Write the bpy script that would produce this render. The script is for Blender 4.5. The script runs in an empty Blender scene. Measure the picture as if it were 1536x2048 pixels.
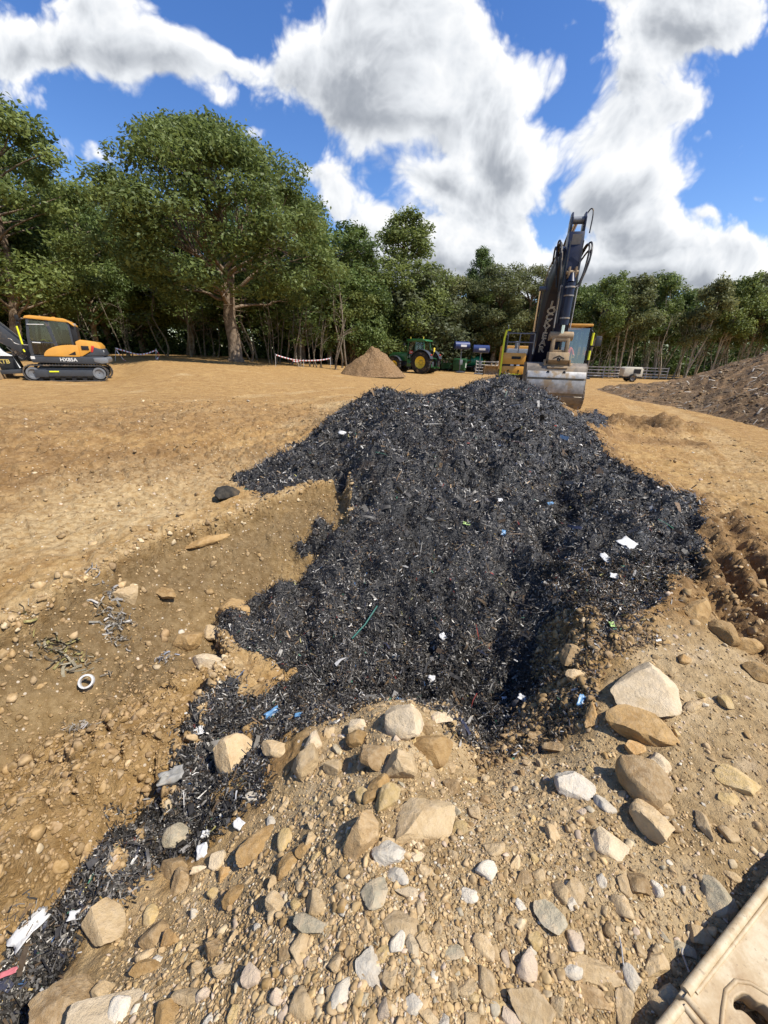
import bpy, bmesh, math, random
import numpy as np
from mathutils import Vector, Matrix

S = bpy.context.scene
C = S.collection
rng = np.random.default_rng(7)
random.seed(7)

# ------------------------------------------------------------------ camera
F, H, ROLL = 790.0, 1.65, 0.030          # focal length in photo pixels, eye height, roll
PITCH = math.atan(319 / F)
_c, _s = math.cos(PITCH), math.sin(PITCH)
FW = np.array([0, _c, -_s]); _U0 = np.array([0, _s, _c]); _R0 = np.array([1.0, 0, 0])
RT = math.cos(ROLL) * _R0 + math.sin(ROLL) * _U0
UP = math.cos(ROLL) * _U0 - math.sin(ROLL) * _R0
EYE = np.array([0.0, 0.0, H])
cam_d = bpy.data.cameras.new('camera'); cam = bpy.data.objects.new('camera', cam_d); C.objects.link(cam)
cam_d.sensor_fit = 'VERTICAL'; cam_d.sensor_height = 36.0; cam_d.lens = 36.0 * F / 2048
cam_d.clip_start = 0.05; cam_d.clip_end = 3000
_m = Matrix(((RT[0], UP[0], -FW[0], 0), (RT[1], UP[1], -FW[1], 0), (RT[2], UP[2], -FW[2], H), (0, 0, 0, 1)))
cam.matrix_world = _m
S.camera = cam

def ray(px, py):
    return FW + (px - 768) / F * RT + (1024 - py) / F * UP
def P(px, py, z=0.0):                    # the point at height z seen at a photo pixel
    d = ray(px, py); return EYE + d * ((z - H) / d[2])
def Dy(px, py, y):                       # the point at forward distance y seen at a photo pixel
    d = ray(px, py); return EYE + d * (y / d[1])
def proj(p):
    v = np.asarray(p, float) - EYE; dd = v @ FW
    return 768 + F * (v @ RT) / dd, 1024 - F * (v @ UP) / dd

# ------------------------------------------------------------------ light
SUN_EL, SUN_AZ = math.radians(57), math.radians(112)       # azimuth measured from +Y towards +X
sun_dir = Vector((math.sin(SUN_AZ) * math.cos(SUN_EL), math.cos(SUN_AZ) * math.cos(SUN_EL), math.sin(SUN_EL)))
sd = bpy.data.lights.new('sun', 'SUN'); sd.energy = 3.1; sd.angle = math.radians(0.6); sd.color = (1.0, 0.95, 0.87)
so = bpy.data.objects.new('sun', sd); C.objects.link(so); so.location = (0, 0, 30)
so.rotation_euler = (-sun_dir).to_track_quat('-Z', 'Y').to_euler()

S.view_settings.view_transform = 'Standard'; S.view_settings.look = 'None'
S.view_settings.exposure = 1.12; S.view_settings.gamma = 1.0
S.render.engine = 'CYCLES'
S.cycles.use_denoising = True
S.cycles.max_bounces = 6; S.cycles.diffuse_bounces = 3; S.cycles.glossy_bounces = 3
S.cycles.transmission_bounces = 6; S.cycles.transparent_max_bounces = 12
S.cycles.caustics_reflective = False; S.cycles.caustics_refractive = False

# ------------------------------------------------------------------ sky: Nishita with procedural cumulus
W = bpy.data.worlds.new('World'); S.world = W; W.use_nodes = True
nt = W.node_tree; nt.nodes.clear()
def N(tree, typ, **kw):
    n = tree.nodes.new(typ)
    for k, v in kw.items(): setattr(n, k, v)
    return n
def math_node(tree, op, a, b=None, clamp=False):
    n = N(tree, 'ShaderNodeMath', operation=op); n.use_clamp = clamp
    for i, v in enumerate((a, b)):
        if v is None: continue
        if isinstance(v, (int, float)): n.inputs[i].default_value = v
        else: tree.links.new(v, n.inputs[i])
    return n.outputs[0]
def smooth(tree, x, a, b, lo=0.0, hi=1.0):
    n = N(tree, 'ShaderNodeMapRange'); n.interpolation_type = 'SMOOTHSTEP'
    tree.links.new(x, n.inputs[0])
    for i, v in zip((1, 2, 3, 4), (a, b, lo, hi)): n.inputs[i].default_value = v
    return n.outputs[0]
def uv_of(px, py):
    d = ray(px, py); return d[0] / d[1], d[2] / d[1]

BLOBS = [  # photo px, py, rx, ry, weight
 (40,130,150,85,.95),(215,95,150,85,1.0),(345,150,110,70,1.0),(215,15,120,45,.9),(30,235,80,40,.6),(215,325,85,50,.95),
 (560,160,85,75,.85),(640,110,120,90,1.0),(790,80,190,115,1.25),(850,230,215,95,1.25),(1020,285,125,60,1.1),(960,130,110,110,1.0),(720,215,130,75,1.0),(745,0,130,45,.9),
 (1300,50,150,110,1.2),(1450,80,140,90,1.2),(1255,200,105,90,1.15),(1340,240,60,55,.9),(1500,10,120,70,1.0),(1290,-40,180,50,1.1),
 (690,390,62,75,1.0),(630,345,60,38,.85),(880,420,130,70,1.1),(1010,410,100,75,1.1),(930,355,100,45,.95),(840,505,120,60,1.0),(970,500,110,48,.95),(760,470,50,60,.8),
 (1200,385,120,60,1.1),(1285,375,70,65,1.1),(1260,460,110,60,1.1),(1400,505,130,50,1.0),(1330,545,190,30,1.0),(1500,500,80,45,.95),(1150,520,90,45,.9),(1520,420,38,14,.7),(1410,445,50,22,.7),
 (1130,45,40,40,.5),(1085,140,35,45,.52),(1400,305,40,14,.42),(1235,280,95,55,.95),(850,345,95,34,.85),(120,120,80,60,.8),(820,535,140,60,1.0),(1000,540,130,50,1.0),(1230,545,150,48,1.0),(1420,560,170,42,1.0),(440,150,60,45,.7),(1050,470,50,40,.7),(1040,330,70,40,.7),(300,110,60,60,.6),(500,290,45,20,.4),(420,225,50,30,.45),
 (1100,660,900,30,.5),(-300,200,220,140,1.0),(1820,200,220,140,1.1),(600,-240,300,110,1.1),(1500,-260,200,90,1.0)]
G = bpy.data.node_groups.new('cloud_density', 'ShaderNodeTree')
G.interface.new_socket('uv', in_out='INPUT', socket_type='NodeSocketVector')
G.interface.new_socket('density', in_out='OUTPUT', socket_type='NodeSocketFloat')
G.interface.new_socket('topness', in_out='OUTPUT', socket_type='NodeSocketFloat')
G.interface.new_socket('warped', in_out='OUTPUT', socket_type='NodeSocketVector')
gi = N(G, 'NodeGroupInput'); go = N(G, 'NodeGroupOutput')
wn = N(G, 'ShaderNodeTexNoise', noise_dimensions='2D'); wn.inputs['Scale'].default_value = 2.6; wn.inputs['Detail'].default_value = 4
G.links.new(gi.outputs[0], wn.inputs['Vector'])
wsub = N(G, 'ShaderNodeVectorMath', operation='SUBTRACT'); G.links.new(wn.outputs['Color'], wsub.inputs[0]); wsub.inputs[1].default_value = (.5, .5, .5)
wsc = N(G, 'ShaderNodeVectorMath', operation='SCALE'); G.links.new(wsub.outputs[0], wsc.inputs[0]); wsc.inputs['Scale'].default_value = 0.16
wadd = N(G, 'ShaderNodeVectorMath', operation='ADD'); G.links.new(gi.outputs[0], wadd.inputs[0]); G.links.new(wsc.outputs[0], wadd.inputs[1])
acc = grad = None
for (px, py, rx, ry, w) in BLOBS:
    u, v = uv_of(px, py); u2, _ = uv_of(px + rx, py); _, v2 = uv_of(px, py - ry)
    su, sv = abs(u2 - u), abs(v2 - v)
    b = N(G, 'ShaderNodeVectorMath', operation='MULTIPLY_ADD'); G.links.new(wadd.outputs[0], b.inputs[0]); b.inputs[1].default_value = (1 / su, 1 / sv, 0); b.inputs[2].default_value = (-u / su, -v / sv, 0)
    l = N(G, 'ShaderNodeVectorMath', operation='DOT_PRODUCT'); G.links.new(b.outputs[0], l.inputs[0]); G.links.new(b.outputs[0], l.inputs[1])
    e = math_node(G, 'MULTIPLY', math_node(G, 'POWER', 0.28, l.outputs['Value']), w)
    q = N(G, 'ShaderNodeVectorMath', operation='DOT_PRODUCT'); G.links.new(b.outputs[0], q.inputs[0]); q.inputs[1].default_value = (.35, .9, 0)
    gq = math_node(G, 'MULTIPLY', e, q.outputs['Value'])
    acc = e if acc is None else math_node(G, 'ADD', acc, e)
    grad = gq if grad is None else math_node(G, 'ADD', grad, gq)
G.links.new(acc, go.inputs[0]); G.links.new(grad, go.inputs[1]); G.links.new(wadd.outputs[0], go.inputs[2])

geo = N(nt, 'ShaderNodeTexCoord'); sx = N(nt, 'ShaderNodeSeparateXYZ'); nt.links.new(geo.outputs['Generated'], sx.inputs[0])
yy = math_node(nt, 'MAXIMUM', math_node(nt, 'ABSOLUTE', sx.outputs[1]), 0.12)
cu = math_node(nt, 'DIVIDE', sx.outputs[0], yy); cv = math_node(nt, 'DIVIDE', sx.outputs[2], yy)
cb = N(nt, 'ShaderNodeCombineXYZ'); nt.links.new(cu, cb.inputs[0]); nt.links.new(cv, cb.inputs[1])
gr = N(nt, 'ShaderNodeGroup'); gr.node_tree = G; nt.links.new(cb.outputs[0], gr.inputs[0])
def puff(du, dv):
    o = gr.outputs['warped']
    if du or dv:
        ad = N(nt, 'ShaderNodeVectorMath', operation='ADD'); nt.links.new(o, ad.inputs[0]); ad.inputs[1].default_value = (du, dv, 0); o = ad.outputs[0]
    a = N(nt, 'ShaderNodeTexNoise', noise_dimensions='2D'); a.inputs['Scale'].default_value = 4.6; a.inputs['Detail'].default_value = 10; a.inputs['Roughness'].default_value = 0.62
    nt.links.new(o, a.inputs['Vector'])
    b = N(nt, 'ShaderNodeTexVoronoi', voronoi_dimensions='2D', feature='F1'); b.inputs['Scale'].default_value = 6.5; b.inputs['Detail'].default_value = 4; b.inputs['Roughness'].default_value = 0.6
    nt.links.new(o, b.inputs['Vector'])
    return math_node(nt, 'ADD', math_node(nt, 'MULTIPLY', math_node(nt, 'SUBTRACT', a.outputs['Fac'], 0.5), 1.25),
                     math_node(nt, 'MULTIPLY', math_node(nt, 'SUBTRACT', 0.40, b.outputs['Distance']), 0.75))
p0, p1 = puff(0, 0), puff(.016, .034)
d0 = math_node(nt, 'ADD', math_node(nt, 'MINIMUM', gr.outputs['density'], 1.6), p0)
cover = smooth(nt, d0, 0.04, 0.56)
thick = smooth(nt, d0, 0.40, 1.60)
relief = math_node(nt, 'ADD', math_node(nt, 'MULTIPLY', math_node(nt, 'SUBTRACT', p0, p1), 0.55), math_node(nt, 'MULTIPLY', gr.outputs['topness'], 0.42))
lit = math_node(nt, 'ADD', math_node(nt, 'SUBTRACT', 0.86, math_node(nt, 'MULTIPLY', thick, 0.46)), relief, clamp=True)
ramp = N(nt, 'ShaderNodeValToRGB'); nt.links.new(lit, ramp.inputs[0])
cr = ramp.color_ramp; cr.elements[0].position = 0.0; cr.elements[0].color = (.27, .30, .35, 1)
cr.elements[1].position = 1.0; cr.elements[1].color = (1.05, 1.05, 1.05, 1)
e = cr.elements.new(.35); e.color = (.42, .45, .50, 1)
e = cr.elements.new(.70); e.color = (.78, .81, .85, 1)
sky = N(nt, 'ShaderNodeTexSky', sky_type='NISHITA'); sky.sun_disc = False
sky.sun_elevation = SUN_EL; sky.sun_rotation = SUN_AZ
sky.air_density = 1.0; sky.dust_density = 0.35; sky.ozone_density = 2.2
hs = N(nt, 'ShaderNodeHueSaturation'); hs.inputs['Saturation'].default_value = 1.28; hs.inputs['Value'].default_value = 1.12; hs.inputs['Hue'].default_value = 0.512
nt.links.new(sky.outputs[0], hs.inputs['Color'])
SKY_STRENGTH = 0.074
bg1 = N(nt, 'ShaderNodeBackground'); nt.links.new(hs.outputs[0], bg1.inputs[0]); bg1.inputs[1].default_value = SKY_STRENGTH
bg2 = N(nt, 'ShaderNodeBackground'); nt.links.new(ramp.outputs[0], bg2.inputs[0]); bg2.inputs[1].default_value = 0.49
mx = N(nt, 'ShaderNodeMixShader'); nt.links.new(cover, mx.inputs[0]); nt.links.new(bg1.outputs[0], mx.inputs[1]); nt.links.new(bg2.outputs[0], mx.inputs[2])
wo = N(nt, 'ShaderNodeOutputWorld'); nt.links.new(mx.outputs[0], wo.inputs[0])
W.cycles.sampling_method = 'MANUAL'; W.cycles.sample_map_resolution = 512

# ------------------------------------------------------------------ helpers
def tag(o, label=None, cat=None, group=None, kind=None):
    if label: o['label'] = label
    if cat: o['category'] = cat
    if group: o['group'] = group
    if kind: o['kind'] = kind
    return o

def np_mesh(name, co, quads=None, tris=None, attrs=None, smooth_shade=False):
    me = bpy.data.meshes.new(name)
    co = np.ascontiguousarray(co, dtype=np.float32)
    me.vertices.add(len(co)); me.vertices.foreach_set('co', co.ravel())
    loops = []; sizes = []
    if quads is not None and len(quads): loops.append(np.asarray(quads, np.int32).ravel()); sizes.append(np.full(len(quads), 4, np.int32))
    if tris is not None and len(tris): loops.append(np.asarray(tris, np.int32).ravel()); sizes.append(np.full(len(tris), 3, np.int32))
    loops = np.concatenate(loops); sizes = np.concatenate(sizes)
    me.loops.add(len(loops)); me.loops.foreach_set('vertex_index', loops)
    me.polygons.add(len(sizes))
    me.polygons.foreach_set('loop_start', np.concatenate([[0], np.cumsum(sizes)[:-1]]).astype(np.int32))
    me.polygons.foreach_set('loop_total', sizes)
    if smooth_shade: me.polygons.foreach_set('use_smooth', np.ones(len(sizes), bool))
    me.update(calc_edges=True)
    for k, v in (attrs or {}).items():
        v = np.asarray(v, np.float32)
        if v.ndim == 1:
            a = me.attributes.new(k, 'FLOAT', 'POINT'); a.data.foreach_set('value', v)
        else:
            if v.shape[1] == 3: v = np.concatenate([v, np.ones((len(v), 1), np.float32)], 1)
            a = me.attributes.new(k, 'FLOAT_COLOR', 'POINT'); a.data.foreach_set('color', np.ascontiguousarray(v).ravel())
    return me

def link(name, me, mat=None, parent=None):
    o = bpy.data.objects.new(name, me); C.objects.link(o)
    if mat is not None:
        for m in (mat if isinstance(mat, (list, tuple)) else [mat]): me.materials.append(m)
    if parent is not None: o.parent = parent
    return o

def perlin(x, y, seed=0):
    xi = np.floor(x).astype(np.int64); yi = np.floor(y).astype(np.int64); xf = x - xi; yf = y - yi
    def g(ix, iy, dx, dy):
        h = (ix * 374761393 + iy * 668265263 + seed * 1442695041) & 0xffffffff
        h = ((h ^ (h >> 13)) * 1274126177) & 0xffffffff
        h = (h ^ (h >> 16)) & 0xffff
        a = h * (2 * math.pi / 65536.0)
        return np.cos(a) * dx + np.sin(a) * dy
    u = xf * xf * xf * (xf * (xf * 6 - 15) + 10); v = yf * yf * yf * (yf * (yf * 6 - 15) + 10)
    a = g(xi, yi, xf, yf); b = g(xi + 1, yi, xf - 1, yf); c = g(xi, yi + 1, xf, yf - 1); d = g(xi + 1, yi + 1, xf - 1, yf - 1)
    return ((a + (b - a) * u) * (1 - v) + (c + (d - c) * u) * v) * 1.45
def fbm(x, y, oct=4, seed=0, gain=.5, lac=2.03):
    r = 0; amp = 1; tot = 0
    for i in range(oct):
        r = r + amp * perlin(x + 13.7 * i, y - 7.1 * i, seed + i); tot += amp; amp *= gain; x = x * lac; y = y * lac
    return r / tot
def ridged(x, y, oct=3, seed=0):
    r = 0; amp = 1; tot = 0
    for i in range(oct):
        r = r + amp * (1 - np.abs(perlin(x + 5.3 * i, y + 9.1 * i, seed + i)) * 2); tot += amp; amp *= .5; x = x * 2.1; y = y * 2.1
    return r / tot
def cells(x, y, seed=0, jit=.9):
    """distance to the nearest and second nearest jittered cell point, and the cell's random value"""
    xi = np.floor(x); yi = np.floor(y); f1 = np.full(x.shape, 9.0); f2 = np.full(x.shape, 9.0); val = np.zeros(x.shape)
    for dx in (-1, 0, 1):
        for dy in (-1, 0, 1):
            cx = xi + dx; cy = yi + dy
            h = (cx.astype(np.int64) * 73856093 ^ cy.astype(np.int64) * 19349663 ^ (seed * 83492791)) & 0xffffffff
            h = ((h ^ (h >> 15)) * 2246822519) & 0xffffffff; h = (h ^ (h >> 13)) & 0xffffffff
            r1 = (h & 0xffff) / 65535.0; r2 = ((h >> 16) & 0xffff) / 65535.0
            d = np.hypot(cx + .5 + jit * (r1 - .5) - x, cy + .5 + jit * (r2 - .5) - y)
            n = d < f1
            f2 = np.where(n, f1, np.minimum(f2, d)); val = np.where(n, (r1 * 7.13 + r2 * 3.7) % 1.0, val); f1 = np.where(n, d, f1)
    return f1, f2, val
def sstep(a, b, x):
    t = np.clip((x - a) / (b - a), 0, 1); return t * t * (3 - 2 * t)
def poly_sd(x, y, poly):
    """signed distance to a polygon, negative inside"""
    p = np.asarray(poly, float); n = len(p); d = np.full(x.shape, 1e9); ins = np.zeros(x.shape, bool)
    for i in range(n):
        a, b = p[i], p[(i + 1) % n]; e = b - a
        wx, wy = x - a[0], y - a[1]
        t = np.clip((wx * e[0] + wy * e[1]) / max(e @ e, 1e-9), 0, 1)
        d = np.minimum(d, np.hypot(wx - e[0] * t, wy - e[1] * t))
        cnd = ((a[1] > y) != (b[1] > y)) & (x < (b[0] - a[0]) * (y - a[1]) / (b[1] - a[1] + 1e-12) + a[0]); ins ^= cnd
    return np.where(ins, -d, d)
def line_d(x, y, pts):
    p = np.asarray(pts, float); d = np.full(x.shape, 1e9); s = np.zeros(x.shape); acc = 0; side = np.zeros(x.shape)
    for a, b in zip(p[:-1], p[1:]):
        e = b - a; L = np.hypot(*e); wx, wy = x - a[0], y - a[1]
        t = np.clip((wx * e[0] + wy * e[1]) / (L * L), 0, 1); q = np.hypot(wx - e[0] * t, wy - e[1] * t)
        n = q < d; d = np.where(n, q, d); s = np.where(n, acc + t * L, s); side = np.where(n, np.sign(e[0] * wy - e[1] * wx), side); acc += L
    return d, s, side

# ------------------------------------------------------------------ the lie of the land (photo px, py, height)
CP = [
 # field on the left, out to the wood
 (0,1100,.06),(0,1000,.10),(0,900,.20),(0,820,.20),(147,757,.15),(30,763,.17),(240,751,.18),(300,900,.16),(300,1000,.05),(200,1050,.04),(440,930,.08),(600,860,.2),(680,800,.24),(560,760,.22),
 (0,738,.34),(150,733,.5),(300,725,.75),(468,722,.75),(650,730,.40),(750,745,.10),(850,745,.0),(950,745,-.15),(380,830,.3),(330,980,.06),
 # lip of the pit on the left
 (690,952,.13),(640,965,.12),(560,990,.08),(440,1036,.02),(350,1058,0),(270,1105,0),(200,1135,0),(100,1195,-.02),(0,1255,-.04),(-250,1400,-.05),
 (690,925,.18),(560,955,.10),(430,1000,.05),(330,1020,.03),(180,1090,.02),(0,1190,0),
 # cut face below it
 (660,1050,-.08),(600,1150,-.36),(500,1185,-.44),(430,1240,-.46),(560,1060,-.10),(480,1120,-.22),(400,1100,-.12),(400,1190,-.32),(300,1200,-.24),(200,1250,-.25),(100,1330,-.28),(0,1400,-.30),
 (330,1290,-.38),(240,1350,-.40),(160,1410,-.42),(0,1480,-.44),
 # loose soil bank between the cut face and the strip of waste
 (430,1340,-.40),(350,1370,-.34),(300,1420,-.29),(200,1510,-.25),(100,1600,-.23),(20,1560,-.27),(0,1720,-.24),(250,1440,-.27),(120,1720,-.36),(240,1620,-.38),(330,1500,-.37),
 # strip of waste running out of the pit
 (480,1400,-.50),(400,1480,-.49),(400,1560,-.50),(330,1620,-.52),(250,1680,-.53),(150,1780,-.55),(50,1900,-.57),(-30,2000,-.58),
 # stony bank the photographer stands on
 (470,1510,-.40),(560,1500,-.30),(430,1640,-.42),(500,1700,-.26),(350,1830,-.36),(250,1860,-.45),(430,1850,-.22),(600,1750,-.02),(600,1600,-.16),(700,1500,-.09),(640,1460,-.16),(130,2000,-.40),(170,1920,-.48),
 (760,1425,-.04),(830,1418,-.03),(900,1440,-.10),(900,1500,-.10),(945,1540,-.16),(1020,1500,-.2),(1100,1480,-.12),(680,1700,.05),(800,1600,.08),(768,1800,.12),(520,1950,.02),(300,1990,-.15),(768,2040,.14),(200,2048,-.2),
 (1000,1700,.10),(1000,2000,.12),(1200,1600,.06),(1100,1560,-.03),(1200,1800,.10),(1370,1990,.08),(1536,1800,.08),(1400,1650,.10),(1536,1500,.10),(1300,1400,.12),(1200,1420,.06),(1150,1350,-.03),(1180,1490,.02),(1240,1510,.05),(1240,1440,.08),(1200,1380,.04),(1110,1290,-.12),(1160,1240,.08),(1536,1300,.06),(1420,1250,.10),(1450,1400,.12),
 # floor of the pit
 (750,1350,-.55),(900,1350,-.52),(650,1390,-.52),(560,1300,-.56),(500,1250,-.52),(1000,1340,-.47),(1030,1250,-.31),(965,1455,-.46),(750,1250,-.46),(1000,1400,-.48),(830,1400,-.52),
 # slope of the waste up to the crest
 (750,1150,-.25),(650,1200,-.40),(750,1050,.02),(715,1000,.12),(730,900,.48),(740,840,.66),(765,786,.84),(690,850,.55),(640,890,.32),(560,925,.18),(490,950,.09),
 (900,1150,-.20),(900,1050,.06),(900,960,.34),(950,860,.64),(850,800,.72),(900,790,.78),(960,768,.92),(1010,764,.96),(1060,778,.88),(1100,800,.70),(1150,835,.45),(1185,880,.25),(1215,920,.14),
 (1060,900,.52),(1110,960,.16),(1120,1040,.0),(1080,1130,-.10),(1050,1190,-.24),(1180,960,.24),(1180,1040,.16),(1230,1000,.28),(1160,1120,.05),
 (1250,1100,.20),(1330,1050,.20),(1330,1000,.16),(1390,1010,.06),(1400,1100,.06),(1390,1160,.06),(1300,1180,.14),(1300,960,.10),(1220,1180,.10),
 # field on the right
 (1450,1000,.04),(1536,1000,.04),(1536,900,.02),(1420,900,0),(1300,930,.04),(1280,815,-.1),(1220,800,-.05),(1350,800,-.12),(1450,1100,.05),(1536,1150,.05),(1800,1000,.0),(1900,1500,.05),
 (1170,755,-.35),(1320,757,-.35),(1536,765,-.3),(1060,752,-.3),
]
def ctrl():
    pts = []
    for px, py, z in CP:
        q = P(px, py, z); pts.append((q[0], q[1], z))
    # world points: behind the heap's crest, behind the camera, far away
    pts += [(-1.2, 9.6, .26), (0.2, 11.2, .24), (1.4, 12.2, .20), (3.0, 13.8, .10), (5.0, 13.6, .02), (6.2, 12.6, .0), (5.6, 15.5, -.18), (6.4, 18, -.22), (4, 17, -.05), (8.5, 15, -.18), (2, 16, .05),
            (0, -.5, .12), (2, -.5, .1), (-1.3, -.4, -.45), (-2.6, -.4, -.1), (0, -3, .1), (4, -3, .1), (-4, -3, .0), (8, 1, .0), (-8, 1, .1), (-6, 6, .2),
            (-45, 60, .8), (0, 70, .2), (45, 75, -.5), (80, 60, -.5), (-80, 30, .8), (30, 25, -.2), (-30, 5, .4), (30, 0, 0), (0, -30, 0)]
    return np.array(pts)
_cp = ctrl()
def _warp(x, y):                        # log-polar: one kernel width serves near and far
    r = np.hypot(x, y + .8); k = np.log(1 + r / 1.1) / np.maximum(r, 1e-6)
    return x * k, (y + .8) * k
def _fit():
    X, Y = _warp(_cp[:, 0], _cp[:, 1])
    d = np.hypot(X[:, None] - X[None], Y[:, None] - Y[None])
    K = -np.sqrt(d * d + .03 ** 2); n = len(X)
    A = np.zeros((n + 3, n + 3)); A[:n, :n] = K - 0.004 * np.eye(n); A[:n, n] = 1; A[:n, n + 1] = X; A[:n, n + 2] = Y; A[n:, :n] = A[:n, n:].T
    w = np.linalg.solve(A, np.concatenate([_cp[:, 2], np.zeros(3)])); return X, Y, w
_fx, _fy, _fw = _fit()
def base_z(x, y):
    x = np.asarray(x, float); y = np.asarray(y, float); sh = x.shape; X, Y = _warp(x.ravel(), y.ravel()); out = np.empty(len(X)); n = len(_fx)
    for i in range(0, len(X), 60000):
        a, b = X[i:i + 60000], Y[i:i + 60000]
        d = np.sqrt((a[:, None] - _fx[None]) ** 2 + (b[:, None] - _fy[None]) ** 2 + .03 ** 2)
        out[i:i + 60000] = -(d @ _fw[:n]) + _fw[n] + a * _fw[n + 1] + b * _fw[n + 2]
    return out.reshape(sh)

# ------------------------------------------------------------------ coarse height table, used to drop photo pixels onto the land
def ground_hit(px, py, zf, tmax=70.0):
    d = ray(px, py); t = np.concatenate([np.linspace(.3, 14, 1400), np.linspace(14.02, tmax, 1200)])
    q = EYE[None] + d[None] * t[:, None]; h = zf(q[:, 0], q[:, 1]); below = np.nonzero(q[:, 2] < h)[0]
    if len(below) == 0: return q[-1]
    i = below[0]
    if i == 0: return q[0]
    a = q[i - 1, 2] - h[i - 1]; b = h[i] - q[i, 2]; f = a / (a + b + 1e-9)
    return q[i - 1] * (1 - f) + q[i] * f
def drop(pts): return [tuple(ground_hit(px, py, base_z)[:2]) for px, py in pts]

WASTE = drop([(470,955),(520,930),(600,890),(655,850),(700,815),(725,796),(770,780),(800,795),(850,795),(900,778),(960,768),(1000,762)]) + [(2.6,12.3),(3.6,12.8),(4.9,12.0)] + drop([(1120,820),(1190,870),(1215,915),(1270,955),(1330,985),(1392,1000),(1385,1040),(1400,1070),(1400,1150),
  (1330,1165),(1310,1220),(1230,1240),(1160,1225),(1120,1235),(1085,1260),(1075,1310),(1075,1380),(1015,1440),(980,1500),(945,1490),(900,1455),(870,1415),(800,1405),(735,1412),(660,1440),(590,1460),(545,1490),(530,1530),(520,1590),(455,1640),(400,1690),(310,1725),(235,1790),(165,1855),(115,1960),(60,2050),(-60,2060),(-30,1930),(40,1830),(110,1790),(190,1690),(240,1610),(330,1545),(370,1490),
  (350,1430),(395,1388),(470,1368),(535,1385),(590,1352),(555,1328),(485,1300),(435,1255),(440,1215),(510,1185),(600,1160),(640,1100),(640,1075),(700,1050),(708,985),(690,955),(600,975),(520,985),(480,970)])
WASTE_HOLES = [drop([(480,1350),(560,1330),(600,1345),(560,1370),(530,1400),(470,1395)]), drop([(420,1590),(500,1540),(490,1580),(430,1620)])]
WASTE_SPOTS = [drop(p) for p in ([(600,1060),(640,1010),(670,1030),(650,1070),(640,1100),(590,1090)], [(500,975),(540,965),(570,985),(520,995)], [(1140,830),(1190,820),(1215,840),(1210,862),(1160,850)], [(1190,1200),(1260,1180),(1260,1260),(1180,1290)])]
SPOIL_TOE = drop([(1190,778),(1260,800),(1340,812),(1420,830),(1500,850),(1570,870)]) + [(16,7.5),(26,6),(34,16),(30,30),(22,32)] + drop([(1240,772)])
DRY = drop([(0,1130),(330,1030),(700,880),(700,800),(500,900),(200,960),(0,1010)])
MOUND = drop([(640,1450),(760,1405),(900,1420),(960,1520),(1100,1480),(1180,1420),(1250,1280),(1536,1230),(1640,1500)]) + [(4, .9), (4, -2), (-1.1, -2), (-1.0, .2)] + drop([(120,2040),(250,1860),(430,1720),(560,1560)])
FTRACKS = [drop([(-60,1085),(150,1045),(330,990),(520,930),(700,860)]), drop([(-60,1010),(200,965),(420,915),(620,855)]), drop([(-60,870),(300,842),(700,790)]), drop([(-60,840),(300,815),(700,775)]), drop([(1420,1100),(1440,950),(1330,850),(1250,800)]), drop([(1536,1010),(1500,930),(1400,845),(1300,800)])]
TRACKS = [drop([(1385,1035),(1440,1090),(1500,1180),(1560,1260)]), drop([(1400,1125),(1440,1200),(1500,1260),(1560,1310)]), drop([(1470,1040),(1520,1110),(1570,1180)])]
LIP = drop([(700,950),(690,953),(640,965),(560,992),(440,1038),(350,1060),(270,1107),(200,1137),(100,1197),(0,1258),(-250,1400)])
BANK = LIP + [(-3.2, -.5), (-1.6, -.5)] + drop([(90,2050),(40,1900),(250,1700),(350,1500),(450,1340),(440,1230),(600,1170),(700,1060)])
BERM = drop([(470,1320),(400,1300),(330,1330),(240,1372),(160,1425),(0,1500),(-300,1650)]) + [(-2.2, .1)] + drop([(20,1960),(150,1800),(300,1600),(370,1480),(470,1360)])
RUT = drop([(1215,868),(1290,880),(1380,888)]); CRATER = drop([(1280,862)])[0]

def spoil_h(x, y):
    s = -poly_sd(x, y, SPOIL_TOE)
    h = np.clip(s, 0, 9) * .45; h = 2.95 * (1 - np.exp(-h / 2.95 * 1.15))
    h = h * (.30 + .95 * sstep(.60, 1.0, x / np.maximum(y, .5))) * (1 + .22 * fbm(x * .45, y * .45, 3, 71)) + sstep(0, .6, s) * (.24 * fbm(x * 1.1, y * 1.1, 4, 72) + .12 * ridged(x * 2.2, y * 2.2, 3, 73))
    return np.where(s > 0, h, 0), s

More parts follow.
